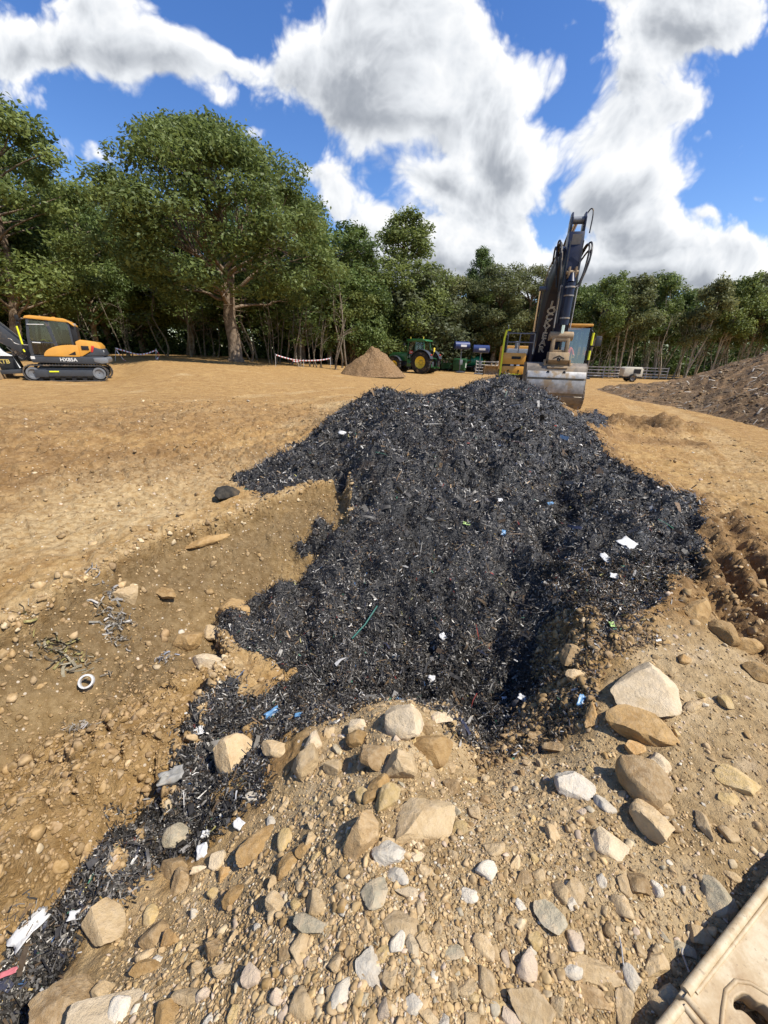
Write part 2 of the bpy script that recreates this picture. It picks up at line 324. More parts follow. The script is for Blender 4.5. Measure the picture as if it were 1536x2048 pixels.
def land(x, y, spacing):
    """height and surface masks; noise finer than the local mesh spacing is faded out"""
    def k(wl): return np.clip(wl / (spacing * 2.2) - .55, 0, 1)
    z = base_z(x, y); r = np.hypot(x, y)
    edge = .10 * fbm(x * 3.1, y * 3.1, 4, 11) + .05 * fbm(x * 9, y * 9, 3, 12)
    sdw = poly_sd(x, y, WASTE)
    for hpoly in WASTE_HOLES: sdw = np.maximum(sdw, -poly_sd(x, y, hpoly))
    for q in WASTE_SPOTS: sdw = np.minimum(sdw, poly_sd(x, y, q) + .03 + .12 * fbm(x * 8, y * 8, 3, 15))
    stp = sstep(2.4, 1.9, r) * sstep(-.2, -.45, x); sdw = np.maximum(sdw, np.where(stp > .5, (fbm(x * 6, y * 6, 3, 16) - .32) * .25, -9))
    sdw = sdw + edge * np.clip(r / 3.5, .3, 1.6)
    waste = sdw < 0
    wsoft = sstep(.06, -.12, sdw)
    mound = sstep(.15, -.15, poly_sd(x, y, MOUND) + edge * 1.5) * (1 - wsoft)
    sp, sps = spoil_h(x, y); z = z + sp; spoil = sps > 0
    field = (1 - wsoft) * (1 - mound) * np.where(spoil, 0, 1)
    far = sstep(4, 9, r)
    # waste: lumpy, with hollows
    z = z + wsoft * (.18 * fbm(x * 1.4, y * 1.4, 3, 21) * sstep(1.2, 4, r) + .14 * ridged(x * 2.2, y * 2.2, 2, 22) * sstep(.8, 3, r) - .02 - .03 + .065 * fbm(x * 6, y * 6, 3, 23) * k(.14) + .02 * fbm(x * 22, y * 22, 2, 24) * k(.05))
    # field: broad ruts along the haul road, clods
    lum = fbm(x * .16, y * .5, 3, 31)
    z = z + field * (.035 * far * lum + .022 * far * ridged(x * .35 + .2 * y, y * 1.8, 3, 32) * k(.5))
    c1, c2, cv = cells(x * 3.2 + .4 * fbm(x * 2, y * 2, 2, 40), y * 3.2, 41); clod = sstep(.0, .30, c2 - c1) * np.where(cv > .45, cv, 0)
    rough = np.maximum(sstep(-.15, .25, fbm(x * .35, y * .35, 3, 44)) * .7, sstep(4.6, 6.2, r) * sstep(16, 9, r) * sstep(1.5, -1, x))
    z = z + field * clod * .060 * (.15 + .85 * rough) * k(.30)
    d1, d2, dv = cells(x * 9.0 + .5 * fbm(x * 5, y * 5, 2, 45), y * 9.0, 46); z = z + field * sstep(0, .35, d2 - d1) * np.where(dv > .5, dv, 0) * .036 * (.25 + .75 * rough) * k(.11)
    z = z + field * .034 * fbm(x * 6, y * 9, 3, 47) * k(.16) + field * .022 * far * fbm(x * 1.6, y * 4.5, 4, 49) * k(.35)
    z = z + (1 - wsoft) * np.where(spoil, 0, 1) * (.009 * fbm(x * 24, y * 30, 3, 48) * k(.04))
    # broken soil in the bank on the near left and along the lip
    sdb = poly_sd(x, y, BANK) + .9 * edge + .03 * fbm(x * 14, y * 14, 3, 58); near = sstep(.02, -.05, sdb) * field; berm = sstep(.08, -.08, poly_sd(x, y, BERM) + edge) * field
    z = z - near * sstep(.0, -.045, sdb) * .17 + field * np.exp(-((sdb - .04) / .08) ** 2) * .045 * sstep(-.35, .5, fbm(x * 4, y * 4, 3, 57))
    e1, e2, ev = cells(x * 7 + .6 * fbm(x * 4, y * 4, 2, 50), y * 7 + .6 * fbm(x * 4 + 9, y * 4, 2, 51), 52)
    z = z + near * (sstep(0, .28, e2 - e1) * np.where(ev > .3, ev, .05) * (.010 + .060 * berm) + .03 * fbm(x * 3, y * 3, 3, 53))
    # stony bank
    z = z + mound * (.022 * fbm(x * 4, y * 4, 3, 55) + .008 * fbm(x * 18, y * 18, 3, 56))
    trk = np.zeros_like(z)
    for tr in FTRACKS:
        d, s, _ = line_d(x, y, tr); m = sstep(.34, .22, d + .05 * fbm(x * 3, y * 3, 2, 59)) * field * sstep(-.45, .15, fbm(x * .8, y * .8, 2, 63)); trk = np.maximum(trk, m)
        z = z + m * (-.022 + .020 * sstep(-.25, .25, np.sin(s * 2 * math.pi / .19)) * k(.15))
    # right: crawler tracks, dug hole
    brown = np.zeros_like(z)
    for tr in TRACKS:
        d, s, _ = line_d(x, y, tr); wv = .16
        m = sstep(wv * 1.6, wv * .4, d + .03 * fbm(x * 6, y * 6, 2, 60))
        z = z + m * (.075 * np.cos(np.clip(d / wv, 0, 1.5) * math.pi) * .8 + .026 * ((s * 6.2 + 2.2 * fbm(x * 4, y * 4, 3, 61)) % 1.0) + .055 * fbm(x * 9, y * 9, 4, 62)); brown = np.maximum(brown, m)
    d, s, _ = line_d(x, y, RUT); z = z - sstep(.34, .05, d) * .12; m = sstep(.7, .1, d); brown = np.maximum(brown, m)
    dx, dy = x - CRATER[0], y - CRATER[1]; q = np.hypot(dx / 1.0, (dy - .45) / .9)
    z = z - .42 * sstep(.85, .25, q + .16 * fbm(x * 3, y * 3, 3, 65)) + .14 * (1 - sstep(.3, .0, sdw)) * np.exp(-((q - 1.0) / .28) ** 2) * (1 + fbm(x * 4, y * 4, 3, 66)); cu_, cv_ = dx * .94 - dy * .34 + .10 * fbm(x * 3, y * 3, 2, 80), dx * .34 + dy * .94 + .12 * fbm(x * 2.2, y * 2.2, 3, 81); bk = sstep(.42, .60, cv_) * sstep(1.7, .8, cv_) * sstep(1.9, 1.0, np.abs(cu_ - .25)) * (1 - sstep(.35, .0, sdw)); z = z + bk * .22 * (1 + .6 * fbm(x * 4, y * 4, 3, 82)); brown = np.maximum(brown, bk); brown = np.maximum(brown, sstep(1.45, 1.0, q + .3 * fbm(x * 3, y * 3, 3, 67)))
    # turned earth beside the heap
    sdh = sstep(.45, .05, sdw) * (1 - wsoft) * sstep(-.2, .8, x) * sstep(1.5, 2.5, y); z = z + sdh * (.05 * fbm(x * 5, y * 5, 3, 68) + .05); brown = np.maximum(brown, sdh)
    bank = near
    pale = sstep(.25, .75, fbm(x * .5 + 4, y * .5, 3, 77) + .55 * sstep(.9, 0, poly_sd(x, y, DRY)))
    pale = np.maximum(pale, field * sstep(.40, .0, sdb + .45 * fbm(x * 2.5, y * 2.5, 4, 78)) * (1 - near) * .8)
    zone = sstep(4.6, 6.2, r) * sstep(15, 9, r) * sstep(1.5, -1, x) * sstep(-.35, .3, fbm(x * .22, y * .7, 3, 79) + .25); brown = np.maximum(brown, .68 * zone * field); pale = np.maximum(pale, .5 * trk)
    return z, dict(lip=np.exp(-((sdb - .0) / .05) ** 2) * field, waste=waste, wsoft=wsoft, mound=mound, spoil=spoil, brown=brown, bank=bank, berm=berm, pale=pale, field=field)

def land_z(x, y): 
    x = np.atleast_1d(np.asarray(x, float)); y = np.atleast_1d(np.asarray(y, float))
    return land(x, y, np.full(x.shape, .02))[0]

# ------------------------------------------------------------------ materials
def mat_base(name, rough=.8, spec=.3):
    m = bpy.data.materials.new(name); m.use_nodes = True; t = m.node_tree
    b = t.nodes['Principled BSDF']; b.inputs['Roughness'].default_value = rough; b.inputs['Specular IOR Level'].default_value = spec
    return m, t, b
def mixc(t, fac, a, b, mode='MIX'):
    n = N(t, 'ShaderNodeMix', data_type='RGBA', blend_type=mode); n.clamp_factor = True
    for sock, v in ((n.inputs[0], fac), (n.inputs[6], a), (n.inputs[7], b)):
        if isinstance(v, (int, float)): sock.default_value = v
        elif isinstance(v, tuple): sock.default_value = (*v, 1) if len(v) == 3 else v
        else: t.links.new(v, sock)
    return n.outputs[2]
def noise(t, scale, detail=4, rough=.55, vec=None, dist=0.0):
    n = N(t, 'ShaderNodeTexNoise'); n.inputs['Scale'].default_value = scale; n.inputs['Detail'].default_value = detail; n.inputs['Roughness'].default_value = rough; n.inputs['Distortion'].default_value = dist
    if vec is None:
        vec = N(t, 'ShaderNodeTexCoord').outputs['Object']
    t.links.new(vec, n.inputs['Vector']); return n.outputs['Fac']
def attr(t, name):
    n = N(t, 'ShaderNodeAttribute'); n.attribute_name = name; return n
def bump(t, b, h, strength=.3, dist=.02):
    n = N(t, 'ShaderNodeBump'); n.inputs['Strength'].default_value = strength; n.inputs['Distance'].default_value = dist
    t.links.new(h, n.inputs['Height']); t.links.new(n.outputs[0], b.inputs['Normal'])

def make_mat(name, col, rough=.5, spec=.4, var=.12, scale=6.0, dirt=None, dirt_amt=.0, metal=0.0, bmp=0.0, coat=0.0):
    """a painted or plain surface with uneven tone and, if asked, dried mud on it"""
    m, t, b = mat_base(name, rough, spec); b.inputs['Metallic'].default_value = metal; b.inputs['Coat Weight'].default_value = coat
    f = noise(t, scale, 6, .6)
    c = mixc(t, smooth(t, f, .3, .7), tuple(max(0, x * (1 - var)) for x in col), tuple(min(1, x * (1 + var)) for x in col))
    if dirt:
        d = noise(t, scale * .45, 8, .68)
        fac = smooth(t, d, .62 - dirt_amt * .4, .80 - dirt_amt * .4, 0, .9)
        c = mixc(t, fac, c, dirt)
        r = N(t, 'ShaderNodeMapRange'); t.links.new(fac, r.inputs[0]); r.inputs[3].default_value = rough; r.inputs[4].default_value = .9; t.links.new(r.outputs[0], b.inputs['Roughness'])
    t.links.new(c, b.inputs['Base Color'])
    if bmp: bump(t, b, noise(t, scale * 4, 5), bmp, .01)
    return m

def ground_mat():
    m, t, b = mat_base('soil', .92, .12)
    big, mid, fine = noise(t, .55, 5), noise(t, 3.3, 6, .6), noise(t, 17, 6, .65)
    vf = N(t, 'ShaderNodeTexVoronoi'); vf.inputs['Scale'].default_value = 38; t.links.new(N(t, 'ShaderNodeTexCoord').outputs['Object'], vf.inputs['Vector'])
    c = mixc(t, smooth(t, mid, .34, .66), (.30, .162, .050), (.45, .275, .096))
    c = mixc(t, smooth(t, big, .45, .68, 0, .55), c, (.36, .200, .062))
    pale = attr(t, 'pale').outputs['Fac']
    c = mixc(t, math_node(t, 'MULTIPLY', pale, smooth(t, fine, .35, .6, .35, .9)), c, (.54, .39, .195))
    bank = attr(t, 'bank').outputs['Fac']
    cb_ = mixc(t, smooth(t, noise(t, 1.5, 5), .42, .62), (.165, .106, .042), (.255, .166, .066))
    cb_ = mixc(t, attr(t, 'berm').outputs['Fac'], cb_, mixc(t, smooth(t, noise(t, 4, 5), .4, .62), (.28, .165, .055), (.38, .235, .085)))
    c = mixc(t, math_node(t, 'MULTIPLY', bank, .95), c, cb_)
    mound = attr(t, 'mound').outputs['Fac']
    cm = mixc(t, smooth(t, noise(t, 2.3, 6), .36, .64), (.40, .275, .130), (.58, .43, .235))
    cm = mixc(t, smooth(t, noise(t, 6, 4), .52, .72, 0, .5), cm, (.58, .45, .29))
    c = mixc(t, mound, c, cm)
    br = attr(t, 'brown').outputs['Fac']
    c = mixc(t, math_node(t, 'MULTIPLY', br, .97), c, mixc(t, smooth(t, mid, .35, .65), (.165, .086, .028), (.28, .155, .056)))
    c = mixc(t, smooth(t, fine, .30, .74, 0, 1), mixc(t, .30, c, (.10, .06, .03)), mixc(t, .16, c, (.70, .55, .34)))
    sp = N(t, 'ShaderNodeSeparateColor'); t.links.new(vf.outputs['Color'], sp.inputs[0])
    speck = math_node(t, 'MULTIPLY', math_node(t, 'GREATER_THAN', sp.outputs[0], .955), math_node(t, 'LESS_THAN', vf.outputs['Distance'], .30))
    c = mixc(t, math_node(t, 'MULTIPLY', speck, .8), c, (.66, .56, .42))
    t.links.new(c, b.inputs['Base Color'])
    bump(t, b, math_node(t, 'ADD', noise(t, 7, 9, .72), math_node(t, 'MULTIPLY', noise(t, 45, 5, .65), .35)), .85, .07)
    return m
def waste_mat():
    m, t, b = mat_base('waste_bed', .55, .5)
    f = noise(t, 30, 5)
    c = mixc(t, smooth(t, f, .4, .7), (.010, .010, .010), (.045, .042, .039))
    c = mixc(t, smooth(t, noise(t, 2.2, 5), .60, .74, 0, .55), c, (.10, .066, .036))
    t.links.new(c, b.inputs['Base Color']); bump(t, b, noise(t, 70, 4), .8, .02)
    return m
def vcol_mat(name, rough, spec, var=.25, scale=25, bmp=.4, two=False):
    m, t, b = mat_base(name, rough, spec)
    c = attr(t, 'Col').outputs['Color']; f = noise(t, scale, 5, .6)
    c = mixc(t, smooth(t, f, .3, .7), mixc(t, var, c, (.0, .0, .0)), mixc(t, var * .35, c, (.9, .8, .65)))
    t.links.new(c, b.inputs['Base Color'])
    if bmp: bump(t, b, f, bmp, .01)
    return m
M_SOIL, M_WASTE = ground_mat(), waste_mat()
M_SHRED = vcol_mat('shred', .42, .24, .12, 40, 0); M_GRAVEL = vcol_mat('gravel_stone', .85, .2, .28, 30, .5)
def spoil_mat():
    m, t, b = mat_base('spoil', .92, .12)
    c = mixc(t, smooth(t, noise(t, 1.4, 6, .6), .38, .66), (.105, .064, .032), (.25, .145, .064))
    c = mixc(t, smooth(t, noise(t, .6, 3), .52, .7, 0, .7), c, (.115, .082, .052))
    f = noise(t, 14, 6, .65); c = mixc(t, smooth(t, f, .3, .75), mixc(t, .45, c, (.03, .02, .012)), mixc(t, .14, c, (.6, .48, .32)))
    t.links.new(c, b.inputs['Base Color']); bump(t, b, f, .7, .05); return m
M_SPOIL = spoil_mat()

# ------------------------------------------------------------------ the land as one polar sheet, dense where the photograph looks
def build_land():
    az = np.concatenate([np.linspace(-180, -84, 24, endpoint=False), np.linspace(-84, 84, 1240, endpoint=False), np.linspace(84, 180, 25)]) * math.pi / 180
    rr = np.concatenate([np.geomspace(.05, .28, 8, endpoint=False), np.geomspace(.28, 12, 720, endpoint=False), np.geomspace(12, 75, 210, endpoint=False), np.geomspace(75, 1200, 30)])
    A, R = np.meshgrid(az, rr); x = R * np.sin(A); y = R * np.cos(A)
    n, mcol = A.shape
    sp = np.gradient(rr)[:, None] * np.ones_like(A)
    z, mk = land(x, y, sp)
    fl = sstep(60, 110, R); z = z * (1 - fl) + fl * (.0 - .010 * x.clip(-80, 80))
    idx = np.arange(n * mcol).reshape(n, mcol)
    q = np.stack([idx[:-1, :-1], idx[:-1, 1:], idx[1:, 1:], idx[1:, :-1]], -1).reshape(-1, 4)
    co = np.stack([x, y, z], -1).reshape(-1, 3)
    w = mk['waste'].ravel(); s = mk['spoil'].ravel()
    fw_ = w[q].sum(1) >= 2; fs = (s[q].sum(1) >= 2) & ~fw_; fg = ~(fw_ | fs)
    def sub(sel, attrs):
        qq = q[sel]; u, inv = np.unique(qq, return_inverse=True)
        return co[u], inv.reshape(-1, 4), {k: mk[k].ravel()[u] for k in attrs}, u
    g = sub(fg, ['pale', 'bank', 'berm', 'mound', 'brown'])
    tag(link('ground', np_mesh('ground', g[0], g[1], None, g[2], True), M_SOIL), kind='structure')
    h = sub(fw_, []); p = sub(fs, [])
    return co, mk, sp.ravel(), h, p, (n, mcol)
CO, MK, SPC, HEAP, SPOIL, GSH = build_land()
tag(link('spoil_heap', np_mesh('spoil_heap', SPOIL[0], SPOIL[1], None, None, True), M_SPOIL),
    'large dark brown spoil heap of soil and rubble in front of the rail fence', 'spoil heap')

# ------------------------------------------------------------------ shredded waste: the heap's bed plus its shreds, one mass
def grid_normals():
    c = CO.reshape(GSH[0], GSH[1], 3); du = np.gradient(c, axis=1); dv = np.gradient(c, axis=0)
    n = np.cross(du, dv); n = n / np.maximum(np.linalg.norm(n, axis=-1, keepdims=True), 1e-9); n[n[..., 2] < 0] *= -1
    return n.reshape(-1, 3)
NRM = grid_normals()
RAD = np.hypot(CO[:, 0], CO[:, 1])
def frames(n):
    a = np.cross(n, np.array([.13, .31, .94])); a /= np.maximum(np.linalg.norm(a, axis=1, keepdims=True), 1e-6); b = np.cross(n, a); return a, b
def build_shreds(cnt, sel, lo, hi, lift, palette, weights, wide=(.12, .34), tilt=.55):
    ids = rng.choice(np.nonzero(sel)[0], cnt); p = CO[ids] + 0; n = NRM[ids]; sp = SPC[ids]; r = RAD[ids]
    a, b = frames(n); ph = rng.uniform(0, 2 * math.pi, cnt)
    p = p + a * (rng.normal(0, 1, (cnt, 1)) * sp[:, None] * 1.3) + b * (rng.normal(0, 1, (cnt, 1)) * sp[:, None] * 1.3)
    t = a * np.cos(ph)[:, None] + b * np.sin(ph)[:, None]; el = rng.normal(0, tilt, cnt); t = t * np.cos(el)[:, None] + n * np.sin(el)[:, None]
    up = n + rng.normal(0, .55, (cnt, 3)); s = np.cross(t, up); s /= np.maximum(np.linalg.norm(s, axis=1, keepdims=True), 1e-6); w = np.cross(s, t)
    L = np.exp(rng.uniform(math.log(lo), math.log(hi), cnt)) * np.clip(r / 4.0, .8, 1.7); wd = L * rng.uniform(*wide, cnt)
    p = p + n * rng.uniform(-.008, lift, (cnt, 1)); curl = rng.normal(0, .28, cnt) * L; tw = rng.normal(0, .5, cnt)
    vs = []
    for u in (-.5, 0, .5):
        c = p + t * (L * u)[:, None] + w * (curl * (1 - 4 * u * u) * .5)[:, None]
        sd = s * np.cos(tw * u)[:, None] + w * np.sin(tw * u)[:, None]; k = rng.uniform(.55, 1.1, cnt)
        vs += [c - sd * (wd * k * .5)[:, None], c + sd * (wd * k * .5)[:, None]]
    V = np.stack(vs, 1).reshape(-1, 3); base = np.arange(cnt)[:, None] * 6
    Q = np.concatenate([base + np.array([0, 1, 3, 2]), base + np.array([2, 3, 5, 4])], 0)
    pal = np.array(palette); ci = rng.choice(len(pal), cnt, p=np.array(weights) / sum(weights))
    clump = .35 + 1.15 * sstep(-.45, .5, fbm(p[:, 0] * 1.6, p[:, 1] * 1.6, 3, 33) + .6 * fbm(p[:, 0] * 6, p[:, 1] * 6, 2, 34))
    col = pal[ci] * np.array([1.04, 1.0, .93]) * rng.uniform(.5, 1.35, (cnt, 1)) * np.where(pal[ci].max(1) < .2, clump, np.clip(clump, .7, 1))[:, None]; return V, Q, np.repeat(np.clip(col, 0, .9), 6, 0)
PAL = [(.011, .011, .012), (.026, .025, .025), (.058, .056, .054), (.125, .118, .110), (.060, .040, .022), (.16, .105, .055), (.26, .25, .23), (.62, .61, .58), (.03, .09, .22), (.28, .20, .06), (.30, .04, .03), (.05, .20, .13), (.50, .47, .18), (.015, .020, .045)]
PW = [29, 23, 18, 13, 7, 4.4, 8.0, 3.0, .25, .4, .2, .15, .15, 3]
vis = (RAD < 13.5) & (CO[:, 1] > .02)
deep = MK['wsoft'].ravel() > .35; wst = MK['waste'].ravel()
S1 = build_shreds(200000, wst & vis, .012, .052, .022, PAL, PW)
nearw = wst & (RAD < 2.6) & (CO[:, 1] > .15)
S2 = build_shreds(34000, nearw, .007, .032, .012, PAL, [22, 22, 16, 9, 7, 4, 5, 4, .8, .5, .4, .5, .3, 3])
fr = (~wst) & vis & (np.abs(MK['wsoft'].ravel() - .02) < .5) & (MK['wsoft'].ravel() > .0005)
S3 = build_shreds(5000, fr, .015, .06, .012, PAL, PW)
# brownish, earth-stained shreds on the near right lobe
lobe = wst & vis & (poly_sd(CO[:, 0], CO[:, 1], drop([(1075,1150),(1250,1120),(1410,1120),(1410,1260),(1230,1300),(1060,1400),(980,1500),(1060,1500),(1180,1330)])) < 0)
S4 = build_shreds(22000, lobe, .010, .05, .022, PAL, [10, 14, 12, 9, 22, 20, 7, 4, .4, 2, .3, .2, .2, 1])
lipm = (~wst) & vis & (poly_sd(CO[:, 0], CO[:, 1], drop([(1075,1215),(1260,1215),(1330,1290),(1200,1330),(1190,1420),(1110,1490),(960,1540),(975,1490),(1060,1380)])) < 0)
S5 = build_shreds(9000, lipm, .010, .05, .015, PAL, [8, 10, 10, 6, 26, 26, 6, 4, .4, 2, .3, .2, .3, 1])
big = build_shreds(1900, wst & vis, .04, .15, .03, PAL, [22, 22, 16, 12, 9, 6, 8, 3.2, .5, .6, .2, .3, .15, 3], (.12, .42), .35)
flecks = build_shreds(26000, wst & vis, .006, .022, .026, [(.30, .29, .27), (.50, .49, .46), (.20, .19, .18), (.36, .30, .22)], [10, 6, 12, 3], (.25, .6))
strands = build_shreds(2600, wst & vis, .08, .22, .03, PAL, [18, 18, 14, 10, 14, 8, 8, 3, .6, .4, .2, .3, .1, 1], (.02, .05), .3)
hv, hq = HEAP[0], HEAP[1]; V = [hv]; Q = [hq]; Cc = [np.tile([.02, .02, .02], (len(hv), 1))]; off = len(hv); mi = [np.zeros(len(hq), np.int32)]
for v, q_, c_ in (S1, S2, S3, S4, S5, big, flecks, strands):
    V.append(v); Q.append(q_ + off); Cc.append(c_); off += len(v); mi.append(np.ones(len(q_), np.int32))
me = np_mesh('shredded_waste', np.concatenate(V), np.concatenate(Q), None, {'Col': np.concatenate(Cc)})
ho = link('shredded_waste', me, [M_WASTE, M_SHRED]); me.polygons.foreach_set('material_index', np.concatenate(mi))
tag(ho, 'long black heap of shredded waste filling the pit and spilling out along a narrow trench', 'waste heap', None, 'stuff')
del V, Q, Cc, S1, S2, S3, S4

# ------------------------------------------------------------------ gravel and stones
def ico(sub):
    bm = bmesh.new(); bmesh.ops.create_icosphere(bm, subdivisions=sub, radius=1.0)
    v = np.array([p.co[:] for p in bm.verts]); f = np.array([[q.index for q in p.verts] for p in bm.faces]); bm.free(); return v, f
ICO = {k: ico(k) for k in (1, 2, 3, 4, 5)}
def rock_shape(sub, facets=13, seed=0, cut=(.42, .80), rough=.02):
    r = np.random.default_rng(seed); v, f = ICO[sub]; v = v.copy()
    for _ in range(facets):
        n = r.normal(0, 1, 3); n /= np.linalg.norm(n); d = r.uniform(*cut); e = v @ n; k = e > d
        v[k] -= np.outer((e[k] - d) * .93, n)
    for fr_, am in ((1.6, .06), (3.7, .05), (8.0, rough * 1.6), (19.0, rough)):
        o = r.uniform(-9, 9, 3)
        dn = fbm(v[:, 0] * fr_ + o[0] + v[:, 2] * fr_ * .7, v[:, 1] * fr_ + o[1] - v[:, 2] * fr_ * .6, 2, seed % 97)
        v *= (1 + am * dn)[:, None]
    v /= np.abs(v).max(0); return v, f
STONE = np.array([(.45, .315, .165), (.49, .345, .17), (.38, .26, .13), (.57, .45, .29), (.53, .41, .31), (.40, .345, .25), (.60, .54, .45), (.30, .19, .085), (.315, .20, .080)])
def scatter(cnt, sel, lo, hi, sub, nshape, pw=2.2, sink=.3, flat=(.38, .8), cw=None, seed=0, scale_far=0):
    r = np.random.default_rng(seed); ids = r.choice(np.nonzero(sel)[0], cnt); p = CO[ids]; n = NRM[ids]; a, b = frames(n)
    p = p + a * (r.normal(0, 1, (cnt, 1)) * SPC[ids][:, None] * .7) + b * (r.normal(0, 1, (cnt, 1)) * SPC[ids][:, None] * .7)
    u = r.uniform(0, 1, cnt); q = 1 - pw; s = (lo ** q + u * (hi ** q - lo ** q)) ** (1 / q)
    if scale_far: s = s * np.clip(RAD[ids] / scale_far, 1, 6)
    shapes = [rock_shape(sub, 9, 300 + seed * 50 + i, (.30, .74), .03) for i in range(nshape)]
    nv = len(shapes[0][0]); sh = r.integers(0, nshape, cnt); base = np.stack([q_[0] for q_ in shapes])[sh]
    ph = r.uniform(0, 2 * math.pi, cnt); t1 = a * np.cos(ph)[:, None] + b * np.sin(ph)[:, None]; t2 = np.cross(n, t1)
    tl = r.normal(0, .3, (cnt, 1)); n2 = n + t1 * tl; n2 /= np.linalg.norm(n2, axis=1, keepdims=True); t1 = np.cross(t2, n2)
    el = r.uniform(.6, 1.0, cnt); fl = r.uniform(*flat, cnt)
    v = p[:, None] + base[:, :, :1] * (t1 * s[:, None])[:, None] + base[:, :, 1:2] * (t2 * (s * el)[:, None])[:, None] + base[:, :, 2:] * (n2 * (s * fl)[:, None])[:, None] + (n * (s * fl * (1 - 2 * sink) * .55)[:, None])[:, None]
    f = (shapes[0][1][None] + (np.arange(cnt) * nv)[:, None, None]).reshape(-1, 3)
    w = np.array(cw if cw is not None else [22, 12, 18, 7, 4, 2.5, 1.6, 7, 9], float); ci = r.choice(len(STONE), cnt, p=w / w.sum())
    col = np.clip(STONE[ci] * r.uniform(.74, 1.18, (cnt, 1)) * np.array([1.03, 1.0, .90]), 0, .8)
    return v.reshape(-1, 3), f, np.repeat(col, nv, 0)
def merge(parts):
    off = 0; V = []; Fs = []; Cc = []
    for v, f, c in parts: V.append(v); Fs.append(f + off); Cc.append(c); off += len(v)
    return np.concatenate(V), np.concatenate(Fs), np.concatenate(Cc)
mnd = (MK['mound'].ravel() > .45) & vis; bnk = (MK['bank'].ravel() > .4) & vis & ~wst
mpol = poly_sd(CO[:, 0], CO[:, 1], MOUND)
gv = merge([scatter(14000, mnd & (RAD < 4), .005, .021, 2, 14, 2.9, .46, seed=1), scatter(48000, mnd & (RAD < 4), .0022, .008, 1, 8, 2.2, .2, seed=2),
            scatter(1300, wst & (mpol < .1) & vis, .006, .03, 2, 6, 2.2, .1, cw=[22, 12, 18, 7, 4, 2.5, 1.6, 7, 9], seed=3)])
tag(link('gravel', np_mesh('gravel', gv[0], None, gv[1], {'Col': gv[2]}), M_GRAVEL), 'loose tan gravel and grit covering the stony bank at the pit edge', 'gravel', None, 'stuff')
fld = (MK['field'].ravel() > .5) & vis & ~wst
SOILC = [1.5, 0, 6, .6, 0, 0, 0, 18, 40]
cv_ = merge([scatter(2600, bnk & (RAD < 5) & (MK['berm'].ravel() > .3), .007, .040, 2, 12, 2.7, .45, cw=SOILC, seed=4), scatter(9000, bnk & (RAD < 5), .004, .014, 1, 6, 2.0, .3, cw=SOILC, seed=5),
             scatter(3200, (MK['lip'].ravel() > .25) & vis & ~wst, .007, .038, 2, 12, 2.5, .35, cw=[10, 2, 12, 6, 2, 0, 1, 10, 20], seed=9), scatter(5200, fld & (RAD > 2), .010, .05, 1, 8, 2.6, .4, cw=[10, 2, 14, 3, 1, 0, .6, 10, 30], seed=6, scale_far=9), 
             scatter(5500, (MK['brown'].ravel() > .4) & vis & ~wst, .006, .040, 2, 12, 2.8, .40, cw=SOILC, seed=7), scatter(2600, lipm, .006, .035, 2, 10, 2.6, .35, cw=SOILC, seed=8)])
tag(link('soil_clods', np_mesh('soil_clods', cv_[0], None, cv_[1], {'Col': cv_[2]}), M_GRAVEL), 'crumbs and clods of brown soil on the field and the cut bank', 'soil clods', None, 'stuff')

# ------------------------------------------------------------------ rocks traced one by one
def rock_mat(name, a, b_, c_, dust):
    m, t, b = mat_base('rock_' + name, .86, .22)
    f, g = noise(t, 9, 7, .62), noise(t, 42, 5, .65)
    oi = N(t, 'ShaderNodeObjectInfo')
    c = mixc(t, smooth(t, f, .34, .62), a, b_)
    c = mixc(t, smooth(t, noise(t, 30, 6, .7), .55, .76, 0, .35), c, tuple(q * .5 for q in a))
    c = mixc(t, smooth(t, noise(t, 5, 4), .56, .70, 0, .75), c, c_)
    gm = N(t, 'ShaderNodeNewGeometry'); sz = N(t, 'ShaderNodeSeparateXYZ'); t.links.new(gm.outputs['Normal'], sz.inputs[0])
    d = math_node(t, 'MULTIPLY', smooth(t, sz.outputs[2], .35, .95), smooth(t, g, .42, .62))
    c = mixc(t, math_node(t, 'MULTIPLY', d, dust), c, (.54, .41, .25))          # settled dust lies on what faces up
    v = N(t, 'ShaderNodeHueSaturation'); t.links.new(c, v.inputs['Color']); vr = N(t, 'ShaderNodeMapRange'); t.links.new(oi.outputs['Random'], vr.inputs[0]); vr.inputs[3].default_value = .82; vr.inputs[4].default_value = 1.15; t.links.new(vr.outputs[0], v.inputs['Value'])
    t.links.new(v.outputs[0], b.inputs['Base Color'])
    bump(t, b, math_node(t, 'ADD', noise(t, 22, 9, .72), math_node(t, 'MULTIPLY', f, .8)), .9, .020)
    return m
RM = {'t': rock_mat('tan', (.43, .30, .155), (.54, .40, .22), (.35, .235, .115), .6), 'y': rock_mat('yellow', (.46, .32, .13), (.55, .40, .19), (.37, .24, .09), .4),
      'b': rock_mat('brown', (.29, .185, .085), (.39, .265, .13), (.44, .31, .16), .4), 'w': rock_mat('white', (.55, .485, .37), (.64, .575, .46), (.46, .36, .23), .35),
      'g': rock_mat('grey', (.35, .30, .195), (.45, .385, .265), (.46, .35, .20), .6), 'c': rock_mat('cream', (.56, .43, .26), (.66, .53, .35), (.48, .34, .17), .3),
      'o': rock_mat('orange', (.40, .23, .085), (.49, .31, .13), (.31, .18, .07), .3), 'k': rock_mat('black', (.025, .023, .02), (.07, .06, .045), (.14, .10, .06), .0),
      'p': rock_mat('pink', (.47, .36, .25), (.55, .44, .32), (.40, .29, .18), .5), 'd': rock_mat('clod', (.30, .18, .068), (.40, .255, .105), (.25, .145, .055), .2)}
_k = math.hypot(RT[0], RT[1]); GR = np.array([RT[0] / _k, RT[1] / _k, 0])
RN = 0
